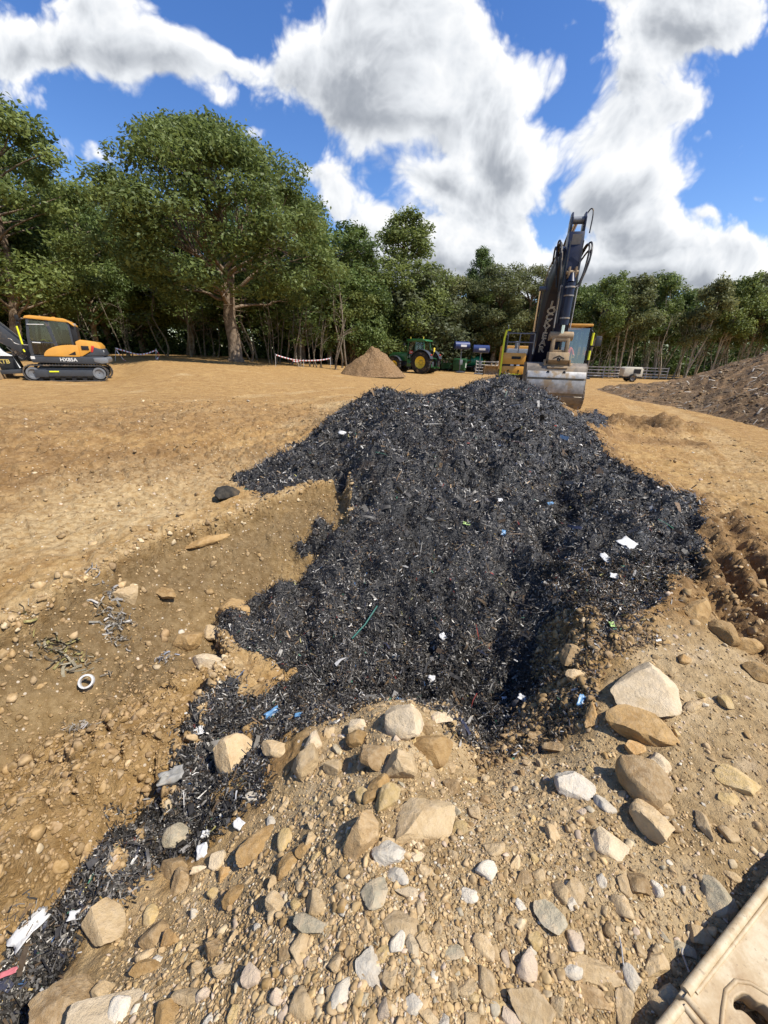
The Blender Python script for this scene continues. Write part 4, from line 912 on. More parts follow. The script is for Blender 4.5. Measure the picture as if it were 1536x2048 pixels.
tree_at(985, 50, 535, 70, 'broad', 1, M_OLIVE, M_BARK, 'broad dull green tree above the water tank', G2)
tree_at(1045, 50, 540, 62, 'broad', 2, M_OLIVE, M_BARK, 'broad dull green tree left of the raised digger arm', G2)
tree_at(1105, 52, 556, 56, 'broad', 0, M_DARK, M_BARK, 'tree behind the raised digger arm', G2)
tree_at(705, 43, 575, 66, 'shrub', 0, M_DARK, M_BARK, 'dark leafy shrub behind the brown mulch mound', name='shrub', cat='shrub')
tree_at(845, 47.5, 560, 85, 'shrub', 1, M_GREY, M_BARK, 'large grey green shrub with bare stems behind the tractor', name='shrub', cat='shrub')
tree_at(905, 51, 600, 56, 'shrub', 0, M_GREY, M_BARK, 'grey green shrub behind the green bins', name='shrub', cat='shrub')
tree_at(778, 46, 615, 60, 'shrub', 1, M_DARK, M_BARK, 'shrub between the mulch mound and the tractor', name='shrub', cat='shrub')
ROWL = ['tree first right of the digger cab behind the fence', 'tree above the white trailer generator, its crown rounded', 'tree rising a little higher right of the white generator', 'tree behind the left foot of the spoil heap', 'tree in the row above the first rise of the spoil heap', 'tree in the row above the middle slope of the spoil heap', 'last tree of the row at the right edge of the photo']
for i, (px, top, hp) in enumerate([(1178, 556, 46), (1240, 560, 50), (1322, 548, 52), (1385, 558, 48), (1432, 560, 44), (1490, 548, 50), (1545, 545, 55)]):
    tree_at(px, 47 + (i % 3) * 1.5, top, hp, 'slender', i % 4, M_OLIVE if i % 2 else M_DARK, M_PALEBARK, ROWL[i], G3)
for i in range(15):    # the rows behind, seen between the first
    px = 1135 + i * 34 + rng.uniform(-10, 10); tree_at(px, 53 + (i % 3) * 4, 572 + rng.uniform(-10, 14), 44, 'slender', (i + 1) % 4, M_OLIVE if i % 2 else M_DARK, M_PALEBARK, 'slender pale stemmed tree in the back rows behind the rail fence', 'back rows of slender trees behind the rail fence')
for i in range(14):
    px = 560 + i * 48 + rng.uniform(-12, 12); tree_at(px, 52 + (i % 3) * 3, 590 + rng.uniform(-10, 14), 66, 'broad', i % 3, M_DARK, M_BARK, 'dark tree deep in the wood behind the front trees', 'dark trees deep in the wood')
for i in range(9):
    px = -120 + i * 85 + rng.uniform(-12, 12); tree_at(px, 44 + (i % 3) * 3, 400 + rng.uniform(-20, 60), 110, 'broad', i % 3, M_DARK, M_BARK, 'dark tree deep in the wood behind the front trees', 'dark trees deep in the wood')
for i, px in enumerate([190, 248, 262, 330, 385, 408, 432, 498, 515, 535, 556, 575, 596, 618, 640, 660, 690]):
    tree_at(px + rng.uniform(-5, 5), 33 + rng.uniform(-1.0, 5), 560 + rng.uniform(-20, 50), 40, 'sapling', i % 4, M_DARK, M_SAPBARK, 'thin bare stemmed sapling in the shade under the wood edge', G4, cat='sapling')
for i in range(16):
    px = 1165 + i * 24 + rng.uniform(-8, 8); tree_at(px, 48 + rng.uniform(-1, 4), 640 + rng.uniform(-20, 12), 22, 'sapling', i % 4, M_OLIVE, M_PALEBARK, 'thin pale sapling between the slender trees behind the rail fence', 'saplings behind the rail fence', cat='sapling')
# the wood behind, read as one mass
r_ = np.random.default_rng(5); cc = []
for i in range(1400):
    px = r_.uniform(-600, 1150); yy_ = 52 + r_.uniform(0, 14) - 8 * (px < 600); q = Dy(px, 705, yy_); cc.append((q[0], yy_, r_.uniform(-.2, 1) ** 2 * (9.5 if px < 1000 else 6)))
for i in range(800):
    px = r_.uniform(1100, 2300); yy_ = 66 + r_.uniform(0, 10); q = Dy(px, 705, yy_); cc.append((q[0], yy_, r_.uniform(-.2, 1) ** 2 * 5.0))
cc = np.array(cc); lv = leaves(r_, cc, np.tile([1.7, 1.5, 1.4], (len(cc), 1)), 90, .55, .1, .5, (0, .4))
fb = []
for i in range(1000):
    px = r_.uniform(-700, 2400); yy_ = 70 + r_.uniform(0, 12); q = Dy(px, 705, yy_); fb.append((q[0], yy_, r_.uniform(-.5, 8 if px < 1150 else 6)))
lf = leaves(r_, np.array(fb), np.tile([2.6, 2.0, 1.6], (len(fb), 1)), 60, 1.1, .1, .5, (0, .3))
lv = (np.concatenate([lv[0], lf[0]]), np.concatenate([lv[1], lf[1] + len(lv[0])]), np.concatenate([lv[2], lf[2]]))
tag(link('undergrowth', np_mesh('undergrowth', lv[0], lv[1], None, {'tone': lv[2]}), M_DARK), 'dark undergrowth closing the view between the tree trunks', 'undergrowth', None, 'stuff')

# ------------------------------------------------------------------ mesh building for machines and site gear
class MB:
    def __init__(s): s.v = []; s.f = []
    def add(s, v, f):
        o = len(s.v); s.v += [tuple(p) for p in v]; s.f += [tuple(i + o for i in q) for q in f]; return s
    def box(s, c, d, ry=0.0, rz=0.0, taper=1.0):
        cx, cy, cz = c; hx, hy, hz = d[0] / 2, d[1] / 2, d[2] / 2; v = []
        for z, k in ((-hz, 1), (hz, taper)):
            for x, y in ((-hx, -hy), (hx, -hy), (hx, hy), (-hx, hy)): v.append(Vector((x * k, y * k, z)))
        if ry: v = [Matrix.Rotation(ry, 3, 'Y') @ p for p in v]
        if rz: v = [Matrix.Rotation(rz, 3, 'Z') @ p for p in v]
        return s.add([p + Vector(c) for p in v], [(3, 2, 1, 0), (4, 5, 6, 7), (0, 1, 5, 4), (1, 2, 6, 5), (2, 3, 7, 6), (3, 0, 4, 7)])
    def prism(s, pts, y0, y1, ax='y', inset=None):
        """profile in the x-z plane (ax y), x-y plane (ax z) or y-z plane (ax x) pushed along the third axis"""
        n = len(pts)
        def m(p, t): return (p[0], t, p[1]) if ax == 'y' else ((p[0], p[1], t) if ax == 'z' else (t, p[0], p[1]))
        v = [m(p, y0) for p in pts] + [m(p, y1) for p in pts]
        f = [tuple(range(n))[::-1], tuple(range(n, 2 * n))] + [(i, (i + 1) % n, n + (i + 1) % n, n + i) for i in range(n)]
        return s.add(v, f)
    def cyl(s, a, b, r, seg=16, r2=None, cap=True):
        a, b = Vector(a), Vector(b); r2 = r if r2 is None else r2; d = (b - a).normalized(); u = d.orthogonal().normalized(); w = d.cross(u); v = []
        for p, q in ((a, r), (b, r2)):
            for i in range(seg):
                t = 2 * math.pi * i / seg; v.append(p + u * (math.cos(t) * q) + w * (math.sin(t) * q))
        f = [(i, (i + 1) % seg, seg + (i + 1) % seg, seg + i) for i in range(seg)]
        if cap: f += [tuple(range(seg))[::-1], tuple(range(seg, 2 * seg))]
        return s.add(v, f)
    def tube(s, pts, r, seg=8, k=0):
        p = np.array(pts, float)
        if k:      # round the polyline off
            for _ in range(k):
                q = [p[0]]
                for a, b in zip(p[:-1], p[1:]): q += [a * .75 + b * .25, a * .25 + b * .75]
                p = np.array(q + [p[-1]])
        v, q = tube_arr(p, np.full(len(p), r), seg); n = len(v); return s.add(v.tolist(), [tuple(map(int, i)) for i in q] + [tuple(range(seg))[::-1], tuple(range(n - seg, n))])
    def beam(s, a, b, w, h):
        """rectangular bar from a to b lying in a vertical plane: w across, h deep"""
        a, b = Vector(a), Vector(b); d = (b - a).normalized(); side = d.cross(Vector((0, 0, 1)))
        side = side.normalized() if side.length > 1e-4 else Vector((0, 1, 0)); up = side.cross(d).normalized(); v = []
        for p in (a, b):
            for x, y in ((-1, -1), (1, -1), (1, 1), (-1, 1)): v.append(p + side * (x * w / 2) + up * (y * h / 2))
        return s.add(v, [(3, 2, 1, 0), (4, 5, 6, 7), (0, 1, 5, 4), (1, 2, 6, 5), (2, 3, 7, 6), (3, 0, 4, 7)])
    def lathe(s, prof, c, axis='y', seg=28):
        """profile of (distance along the axis, radius) about an axis through c"""
        v = []; n = len(prof); cx, cy, cz = c
        for i in range(seg):
            t = 2 * math.pi * i / seg; co, si = math.cos(t), math.sin(t)
            for h, r in prof: v.append({'y': (cx + r * co, cy + h, cz + r * si), 'x': (cx + h, cy + r * co, cz + r * si), 'z': (cx + r * co, cy + r * si, cz + h)}[axis])
        f = [(i * n + j, i * n + j + 1, ((i + 1) % seg) * n + j + 1, ((i + 1) % seg) * n + j) for i in range(seg) for j in range(n - 1)]; return s.add(v, f)
    def build(s, name, mat, parent=None, bevel=0.0, smooth=True, ang=38):
        me = bpy.data.meshes.new(name); me.from_pydata([tuple(p) for p in s.v], [], s.f)
        bm = bmesh.new(); bm.from_mesh(me); bmesh.ops.recalc_face_normals(bm, faces=bm.faces[:])
        if bevel:
            ed = [e for e in bm.edges if len(e.link_faces) == 2 and e.calc_face_angle(0) > .6]
            try: bmesh.ops.bevel(bm, geom=ed, offset=bevel, segments=2, profile=.6, affect='EDGES', clamp_overlap=True)
            except Exception: pass
        bm.to_mesh(me); bm.free()
        if smooth:
            me.polygons.foreach_set('use_smooth', [True] * len(me.polygons)); me.set_sharp_from_angle(angle=math.radians(ang))
        return link(name, me, mat, parent)
def empty(name, loc, rz=0.0, tilt=(0, 0)):
    o = bpy.data.objects.new(name, None); C.objects.link(o); o.location = loc; o.rotation_euler = (tilt[0], tilt[1], rz); o.empty_display_size = .3; return o
def text(body, size, mat, parent, mtx, name='lettering', outline=0.0, extr=.003, bold=0.0):
    cu = bpy.data.curves.new(name, 'FONT'); cu.body = body; cu.size = size; cu.align_x = 'CENTER'; cu.align_y = 'CENTER'; cu.resolution_u = 3
    if outline: cu.fill_mode = 'NONE'; cu.bevel_depth = outline; cu.bevel_resolution = 0
    else: cu.extrude = extr; cu.offset = bold
    o = bpy.data.objects.new('t', cu); C.objects.link(o); dg = bpy.context.evaluated_depsgraph_get(); me = bpy.data.meshes.new_from_object(o.evaluated_get(dg)); bpy.data.objects.remove(o)
    me.materials.clear(); r = link(name, me, mat, parent); r.matrix_local = mtx; return r
def basis(org, right, up):
    r = Vector(right).normalized(); u = (Vector(up) - r * Vector(up).dot(r)).normalized(); n = r.cross(u)
    return Matrix(((r.x, u.x, n.x, org[0]), (r.y, u.y, n.y, org[1]), (r.z, u.z, n.z, org[2]), (0, 0, 0, 1)))
MUD = (.33, .21, .10)
P_ORANGE = make_mat('orange_paint', (.66, .32, .05), .38, .5, .08, 3, MUD, .10, coat=.2); P_NAVY = make_mat('navy_paint', (.010, .014, .036), .42, .35, .2, 4, (.16, .12, .08), .04, coat=.1)
P_DARK = make_mat('dark_grey_paint', (.045, .050, .058), .42, .45, .12, 4, MUD, .10); P_BLACK = make_mat('black_plastic', (.012, .012, .013), .55, .4, .2, 5, (.2, .14, .08), .05)
P_GREY = make_mat('grey_steel', (.20, .21, .22), .45, .5, .15, 5, MUD, .12, .3); P_STEEL = make_mat('worn_steel', (.36, .35, .33), .5, .45, .25, 6, (.33, .24, .14), .42, .35)
P_TAN = make_mat('muddy_iron', (.30, .215, .125), .7, .3, .25, 6, (.40, .28, .15), .35); P_BUCK = make_mat('bucket_iron', (.20, .165, .125), .55, .4, .3, 4, (.34, .24, .135), .35, .35)
P_CHROME = make_mat('chrome_rod', (.62, .60, .56), .16, .5, .05, 4, None, 0, .95); P_YEL = make_mat('hi_vis_yellow', (.78, .80, .03), .45, .4, .06, 5); P_WHITE = make_mat('white_paint', (.70, .70, .66), .45, .4, .06, 5, MUD, .06)
P_RUB = make_mat('track_rubber', (.060, .056, .052), .78, .25, .25, 6, (.27, .19, .11), .30, bmp=.3); P_SHOE = make_mat('track_steel', (.15, .125, .10), .6, .4, .3, 6, (.33, .23, .13), .40, .3)
P_GREEN = make_mat('tractor_green', (.022, .125, .030), .36, .5, .12, 4, MUD, .08, coat=.3); P_TYEL = make_mat('rim_yellow', (.72, .55, .06), .42, .4, .1, 5, MUD, .12); P_BIN = make_mat('bin_green', (.020, .085, .030), .5, .4, .15, 5, (.2, .2, .15), .05)
P_TANK = make_mat('tank_green', (.012, .165, .085), .40, .45, .12, 3, MUD, .05); P_BLUE = make_mat('drum_blue', (.025, .045, .14), .45, .4, .12, 4); P_WOODR = make_mat('weathered_rail', (.44, .42, .38), .85, .15, .25, 3, None, 0, bmp=.3)
P_CREAM = make_mat('cream_paint', (.64, .60, .47), .5, .4, .08, 4, MUD, .1); P_RED = make_mat('red_plastic', (.55, .03, .025), .35, .5, .05, 6); P_SEAT = make_mat('seat_cloth', (.03, .03, .032), .85, .2, .2, 12)
P_GOLD = make_mat('gold_lettering', (.55, .42, .12), .45, .4, .05, 6); P_HOSE = make_mat('hose_rubber', (.030, .028, .026), .5, .4, .3, 8, (.25, .18, .1), .25); P_SKIN = make_mat('skin', (.46, .27, .18), .55, .35, .06, 12)
P_SHIRT = make_mat('orange_red_shirt', (.72, .10, .05), .8, .2, .1, 9); P_JEANS = make_mat('dark_trousers', (.03, .035, .06), .85, .2, .15, 9); P_HAIR = make_mat('dark_hair', (.02, .014, .010), .6, .3, .2, 20)
def glass_mat(name, tint, refl):
    m, t, b = mat_base(name, .03, .5); tr = N(t, 'ShaderNodeBsdfTransparent'); tr.inputs[0].default_value = (*tint, 1); gl = N(t, 'ShaderNodeBsdfGlossy'); gl.inputs['Roughness'].default_value = .03
    fz = N(t, 'ShaderNodeFresnel'); fz.inputs[0].default_value = 1.5; k = math_node(t, 'ADD', math_node(t, 'MULTIPLY', fz.outputs[0], .9), refl, True)
    mx_ = N(t, 'ShaderNodeMixShader'); t.links.new(k, mx_.inputs[0]); t.links.new(tr.outputs[0], mx_.inputs[1]); t.links.new(gl.outputs[0], mx_.inputs[2]); t.links.new(mx_.outputs[0], t.nodes['Material Output'].inputs[0]); return m
P_GLASS = glass_mat('cab_glass', (.62, .70, .72), .05); P_GLASSB = glass_mat('windscreen', (.78, .85, .90), .20)

def stadium(L, Hh, x, r=None, n=10):
    """closed loop of a crawler track: length L, height Hh, centre x; returns points and tangents"""
    r = Hh / 2; p = []
    for i in range(n + 1): a = -math.pi / 2 + math.pi * i / n; p.append((x + L / 2 - r + r * math.cos(a), r + r * math.sin(a)))
    for i in range(n + 1): a = math.pi / 2 + math.pi * i / n; p.append((x - L / 2 + r + r * math.cos(a), r + r * math.sin(a)))
    return p
def resample(p, n):
    p = np.array(p + [p[0]]); d = np.r_[0, np.cumsum(np.hypot(*np.diff(p, axis=0).T))]; s = np.linspace(0, d[-1], n, endpoint=False)
    return np.stack([np.interp(s, d, p[:, 0]), np.interp(s, d, p[:, 1])], 1), d[-1] / n
def crawler(root, y, w, L, Hh, shoes, shoe_mat, th=.05, grouser=.03, frame_mat=None, x0=0.0):
    p, step = resample(stadium(L, Hh, x0, n=14), shoes); m = MB(); nx = np.roll(p, -1, 0); pv = np.roll(p, 1, 0)
    for a, b, c in zip(p, nx, pv):
        t = (b - c) / np.linalg.norm(b - c); ang = math.atan2(t[1], t[0]); nrm = np.array([t[1], -t[0]]); ce = a - nrm * th * .5
        m.box((ce[0], y, ce[1]), (step * .93, w, th), ry=-ang); g = a + nrm * grouser * .5; m.box((g[0], y, g[1]), (step * .22, w * .97, grouser), ry=-ang)
    tr = m.build('track', shoe_mat, root, 0, False); r = Hh / 2
    q = stadium(L - .24, Hh - .24, x0); MBx = MB().prism([(a, b + .12) for a, b in q], y - w * .30, y + w * .30).build('track_frame', frame_mat or P_DARK, tr, .01)
    s = 1 if y > 0 else -1
    for xx, nm in ((x0 - L / 2 + r, 'sprocket'), (x0 + L / 2 - r, 'idler')): MB().lathe([(0, .02), (.02, r * .45), (.05, r * .5), (.05, r * .72), (-.06, r * .74)], (xx, y + s * w * .33, r), 'y', 24).build(nm, P_GREY, tr)
    ro = MB()
    for i in range(6): ro.cyl((x0 - L * .32 + i * L * .128, y + s * w * .2, .12), (x0 - L * .32 + i * L * .128, y + s * w * .40, .12), .085, 14)
    ro.build('roller', P_BLACK, tr); return tr

# ---- large excavator
HX, HY = -.212, -.977; EXC = (6.22, 17.7); egz = -.20
ex = empty('excavator', (EXC[0], EXC[1], egz), math.atan2(HY, HX)); tag(ex, 'large orange tracked digger with navy arm raised and wide steel bucket lowered by the heap', 'excavator')
for y in (-1.25, 1.25): crawler(ex, y, .60, 4.5, .98, 46, P_SHOE, .05, .035, P_DARK)
MB().box((0, 0, .62), (1.9, 1.9, .5)).cyl((0, 0, .85), (0, 0, 1.10), .62, 28).build('car_body', P_BLACK, ex, .02)
MB().box((-.55, 0, 1.17), (4.2, 2.9, .20)).box((1.35, -1.07, 1.16), (.35, .86, .14)).build('deck', P_BLACK, ex, .03)
MB().prism([(-2.95, 1.25), (-3.15, 1.5), (-3.15, 2.15), (-2.9, 2.3), (-1.75, 2.3), (-1.75, 1.25)], -1.45, 1.45).build('counterweight', P_ORANGE, ex, .06)
MB().box((-.95, -.98, 1.68), (1.6, .92, .78)).box((-.95, .99, 1.65), (1.6, .86, .72)).build('side_cover', P_ORANGE, ex, .04)
MB().box((-.85, -.35, 2.02), (1.75, 2.05, .26), taper=.9).cyl((-.5, -.9, 2.1), (-.5, -.9, 2.45), .07, 14).build('engine_hood', P_GREY, ex, .05)
tb = MB().box((1.16, -1.07, 1.77), (.84, .84, .42)).box((1.16, -1.07, 1.35), (.86, .80, .30)).build('tool_box', P_ORANGE, ex, .035)
MB().box((1.16, -1.07, 1.53), (.82, .82, .10)).box((1.59, -1.0, 1.80), (.03, .34, .10)).build('cover_band', P_BLACK, tb, .01)
MB().box((1.574, -1.12, 1.535), (.006, .12, .05)).box((1.574, -.90, 1.535), (.006, .12, .05)).build('marking', P_WHITE, tb)
for yy in (-1.24, -.86): MB().lathe([(0, .0), (.02, .035), (.02, .02)], (1.592, yy, 1.33), 'x', 12).box((1.60, yy, 1.27), (.02, .02, .14)).build('latch', P_BLACK, tb)
MB().box((1.595, -1.07, 1.205), (.01, .62, .03)).build('reflective_strip', P_YEL, tb)
rl = MB()
for z in (2.35, 2.66): rl.tube([(1.45, -1.40, z), (1.45, -.42, z)], .022)
for y in (-1.40, -.95, -.42): rl.tube([(1.45, y, 1.95), (1.45, y, 2.66)], .022)
rl.tube([(1.45, -1.40, 2.35), (-.6, -1.40, 2.35)], .022).tube([(1.45, -1.40, 2.66), (-.6, -1.40, 2.66), (-.6, -1.40, 2.0)], .022).tube([(1.35, -1.42, 2.66), (1.35, -1.42, 2.9), (1.1, -1.42, 2.95)], .014)
rl.build('handrail', P_GREY, ex)
MB().tube([(1.62, -1.53, 1.05), (1.62, -1.53, 1.6), (1.62, -1.53, 2.74), (1.60, -1.34, 2.78)], .036, 8, 1).build('grab_rail', P_YEL, ex)
MB().box((1.50, -1.47, 2.15), (.10, .12, .55)).box((1.52, -1.46, 2.5), (.08, .10, .14)).build('light_post', P_BLACK, ex, .02)
# boom, arm, cylinders
fo, el_, tip = np.array([.25, 1.75]), np.array([1.75, 4.35]), np.array([3.55, 4.95])
bp = [(.02, 1.62), (.42, 1.50), (1.35, 3.0), (2.35, 4.02), (3.72, 4.72), (3.72, 5.10), (3.40, 5.22), (2.0, 5.06), (1.10, 4.72), (.35, 3.3), (-.08, 1.95)]
BY = .28
boom = MB().prism(bp, -BY, BY).build('boom', P_NAVY, ex, .03)
MB().prism([(bp[i][0] + 0, bp[i][1]) for i in (0, 10, 9, 8)] + [(1.20, 4.60), (.45, 3.24), (.02, 1.95), (.10, 1.62)], -BY - .012, -BY + .0).build('edge_plate', P_GREY, boom)
bl = [Vector((2.35, 0, 4.02)), Vector((1.35, 0, 3.0)), Vector((.42, 0, 1.50))]      # the boom's belly, which carries the owner's name
for i, ch in enumerate('LOCKYEAR'):
    d = .50 + .278 * i; s1 = (bl[1] - bl[0]).length; k0 = 0 if d < s1 else 1; u = (bl[k0] - bl[k0 + 1]).normalized(); c = bl[k0] - u * (d if k0 == 0 else d - s1); n_ = Vector((u.z, 0, -u.x))
    text(ch, .36, P_WHITE, boom, basis(c + n_ * .012 + Vector((0, -.05, 0)), (0, 1, 0), u), outline=.0085)
for y in (-.44, .44):
    cy = MB().cyl((.85, y, 1.35), (.98, y, 2.75), .115, 18).cyl((.85, y, 1.28), (.85, y, 1.45), .12).build('boom_cylinder', P_NAVY, ex); MB().cyl((.98, y, 2.75), (1.15, y, 4.3), .055, 14).build('rod', P_CHROME, cy)
MB().cyl((1.15, -.50, 4.3), (1.15, .50, 4.3), .09, 14).build('boom_pin', P_GREY, ex)
cy = MB().cyl((1.55, 0, 5.15), (2.95, 0, 5.62), .11, 18).build('arm_cylinder', P_NAVY, ex); MB().cyl((2.95, 0, 5.62), (3.72, 0, 5.82), .055, 14).build('rod', P_CHROME, cy)
# the arm, hanging almost plumb, broad box with two clevis plates at its head
am = MB(); am.prism([(3.95, 2.50), (4.25, 2.46), (4.36, 3.2), (4.33, 4.55), (4.12, 5.45), (3.80, 5.48), (3.55, 5.0), (3.72, 4.3), (3.92, 3.1)], -.21, .21)
for y in (-.20, .16): am.prism([(3.62, 5.30), (4.10, 5.38), (4.08, 5.84), (3.95, 6.0), (3.72, 6.0), (3.60, 5.84)], y, y + .045)
arm = am.build('arm', P_NAVY, ex, .015)
MB().cyl((3.86, -.20, 5.80), (3.86, .20, 5.80), .10, 16).build('head_pin', P_GREY, arm); MB().box((4.20, 0, 5.10), (.02, .26, .50), ry=.20).build('plate', P_GREY, arm)
MB().box((4.345, -.17, 4.0), (.03, .035, 2.3), ry=.0).box((4.345, .17, 4.0), (.03, .035, 2.3)).build('edge_rib', P_DARK, arm)
MB().box((4.42, -.09, 4.28), (.20, .05, .30)).box((4.42, .09, 4.28), (.20, .05, .30)).cyl((4.46, -.16, 4.28), (4.46, .16, 4.28), .06).build('bracket', P_TAN, arm, .01)
bc = MB().cyl((4.46, 0, 4.25), (4.55, 0, 3.98), .07, 18, .12).cyl((4.55, 0, 3.98), (4.56, 0, 2.78), .125, 20).build('bucket_cylinder', P_NAVY, ex)
MB().cyl((4.56, 0, 2.78), (4.56, 0, 2.45), .05, 14).build('rod', P_CHROME, bc)
for zz in (3.86, 3.62, 2.98): MB().lathe([(-.02, .126), (-.02, .14), (.02, .14), (.02, .126)], (4.555, 0, zz), 'z', 20).build('clamp', P_STEEL, bc)
hs_ = [[(3.3, -.33, 5.0), (3.75, -.38, 5.28), (4.15, -.36, 5.1), (4.35, -.30, 4.4), (4.36, -.26, 3.95)], [(3.2, -.36, 4.95), (3.7, -.43, 5.35), (4.2, -.40, 5.15), (4.36, -.33, 4.5), (4.37, -.28, 3.75)], [(3.1, -.30, 5.0), (3.7, -.34, 5.15), (4.1, -.33, 4.9), (4.3, -.28, 4.3)], [(3.0, -.40, 4.8), (3.6, -.48, 5.2), (4.0, -.46, 5.0), (4.1, -.4, 4.4), (4.2, -.33, 3.9)],
       [(3.3, .33, 5.0), (3.75, .40, 5.24), (4.15, .42, 5.0), (4.35, .34, 4.3), (4.36, .24, 3.95)], [(3.2, .35, 4.9), (3.8, .46, 5.3), (4.2, .48, 5.0), (4.3, .42, 4.5), (4.36, .26, 3.9)], [(3.1, .38, 4.8), (3.7, .50, 5.1), (4.1, .50, 4.8), (4.3, .36, 4.2), (4.36, .22, 3.95)]]
for h in hs_: MB().tube(h, .027, 8, 3).build('hose', P_HOSE, ex)
MB().tube([(3.85, .22, 5.98), (3.85, .30, 6.12), (4.02, .36, 6.0), (4.10, .33, 5.4)], .018, 8, 3).build('hose', P_HOSE, ex)
for y in (-.235, .235): MB().tube([(4.36, y, 3.95), (4.36, y, 3.3), (4.36, y, 2.7)], .018).tube([(4.36, y, 3.95), (4.37, y * .8, 3.90)], .018).build('steel_pipe', P_STEEL, ex)
MB().tube([(.1, -.33, 2.6), (.62, -.33, 3.75), (1.15, -.33, 4.66), (2.2, -.34, 5.0), (3.0, -.35, 4.98)], .02, 8, 2).build('steel_pipe', P_STEEL, ex)
# the raised part stands a little lower than drawn: squash everything above the linkage
def squash(o):
    if o.data and o.name.split('.')[0] != 'lettering':
        for v in o.data.vertices:
            if v.co.z > 2.6: v.co.z = 2.6 + (v.co.z - 2.6) * .93
    elif o.data: 
        if o.location.z > 2.6: o.location.z = 2.6 + (o.location.z - 2.6) * .93
    for ch in o.children: squash(ch)
for ch in list(ex.children):
    if ch.name.split('.')[0] in ('boom', 'arm', 'boom_cylinder', 'arm_cylinder', 'bucket_cylinder', 'hose', 'steel_pipe', 'boom_pin'): squash(ch)
# linkage, coupler, bucket
MB().cyl((4.50, -.34, 2.46), (4.50, .34, 2.46), .13, 18).box((4.30, -.27, 2.44), (.50, .07, .20)).box((4.30, .27, 2.44), (.50, .07, .20)).build('linkage', P_TAN, ex, .02)
MB().prism([(4.42, 2.42), (4.62, 2.44), (4.66, 1.98), (4.46, 1.94)], -.26, -.16).prism([(4.42, 2.42), (4.62, 2.44), (4.66, 1.98), (4.46, 1.94)], .16, .26).box((4.55, 0, 2.36), (.14, .5, .10)).box((4.55, 0, 2.02), (.14, .5, .10)).build('link', P_TAN, ex, .02)
qh = MB().prism([(4.30, 2.02), (4.72, 2.00), (4.80, 1.78), (4.70, 1.66), (4.25, 1.70)], -.30, .30).build('quick_coupler', P_TAN, ex, .03)
MB().tube([(4.785, -.16, 1.83), (4.775, -.06, 1.88), (4.775, 0, 1.91), (4.775, .06, 1.88), (4.785, .16, 1.83)], .014, 6).lathe([(0, .0), (.02, .04), (0, .06)], (4.785, 0, 1.80), 'x', 14).build('emblem', P_BLACK, qh)
MB().cyl((4.62, -.42, 1.62), (4.62, .42, 1.62), .06).box((4.55, -.36, 1.62), (.30, .05, .34)).box((4.55, .36, 1.62), (.30, .05, .34)).cyl((4.74, -.30, 1.56), (4.74, .30, 1.56), .045).build('bucket_ear', P_TAN, ex, .01)
oc = [(3.72, 1.50), (4.50, 1.52), (4.74, 1.42), (4.86, 1.16), (4.90, .92), (4.86, .62), (4.72, .36), (4.48, .16), (4.20, .08), (3.95, .10)]
ic = [(3.72, 1.44), (4.48, 1.46), (4.69, 1.38), (4.80, 1.14), (4.84, .92), (4.80, .64), (4.68, .41), (4.46, .22), (4.20, .14), (3.96, .15)]
bk = MB().prism(oc + ic[::-1], -.86, .86).build('bucket', P_BUCK, ex, .004, True, 30)
for y in (-.885, .86): MB().prism(oc, y, y + .025).build('side_plate', P_BUCK, bk, .004)
MB().prism([(4.812, 1.29), (4.872, 1.165), (4.885, 1.16), (4.90, 1.14), (4.89, 1.18), (4.825, 1.305)], -.855, .855).prism([(4.906, 1.08), (4.918, .92), (4.90, .76), (4.925, .75), (4.945, .92), (4.93, 1.09)], -.855, .855).build('wear_plate', P_STEEL, bk, .003)
wr = MB()
for a, b in zip(((4.88, .66), (4.76, .42), (4.56, .21)), ((4.81, .48), (4.62, .26), (4.34, .105))): wr.prism([a, b, (b[0] - .02, b[1] + .02), (a[0] - .02, a[1] + .02)], -.855, .855)
wr.build('wear_bar', P_BUCK, bk, .003)
for y in (-.25, .22): MB().lathe([(0, 0), (.025, .035), (0, .045)], (4.83, y, 1.28), 'x', 8).build('bolt', P_BLACK, bk)
MB().box((4.0, 0, .10), (.30, 1.72, .04), ry=.12).build('cutting_edge', P_STEEL, bk)
for o_ in [bk] + list(bk.children):
    for v_ in o_.data.vertices: v_.co.z = .06 + (v_.co.z - .08) * 1.14
# cab with its driver
cb_ = MB(); x0, x1, y0, y1, z0, z1 = -.25, 1.58, .52, 1.48, 1.27, 2.92
for x, y in ((x0, y0), (x0, y1), (x1, y0), (x1, y1), (.62, y1), (.62, y0)): cb_.beam((x, y, z0), (x - (.06 if x == x1 else 0), y, z1), .075, .075)
for y in (y0, y1): cb_.beam((x0, y, z0 + .05), (x1, y, z0 + .05), .07, .10); cb_.beam((x0, y, z1 - .03), (x1 - .06, y, z1 - .03), .07, .08); cb_.box(((x0 + .62) / 2, y, 1.55), (.86, .03, .52))
for x in (x0, x1): cb_.beam((x, y0, z0 + .05), (x, y1, z0 + .05), .07, .10)
cb_.box(((x0 + x1) / 2, (y0 + y1) / 2, z0), (x1 - x0, y1 - y0, .06)); cab = cb_.build('cab', P_BLACK, ex, .012)
MB().box(((x0 + x1) / 2 - .02, (y0 + y1) / 2, z1 + .05), (x1 - x0 + .10, y1 - y0 + .08, .09)).build('roof', P_ORANGE, cab, .035)
MB().add([(x1 + .0, y0 + .04, z0 + .10), (x1, y1 - .04, z0 + .10), (x1 - .055, y1 - .04, z1 - .05), (x1 - .055, y0 + .04, z1 - .05)], [(0, 1, 2, 3)]).build('windscreen', P_GLASSB, cab, 0, False)
sw = MB()
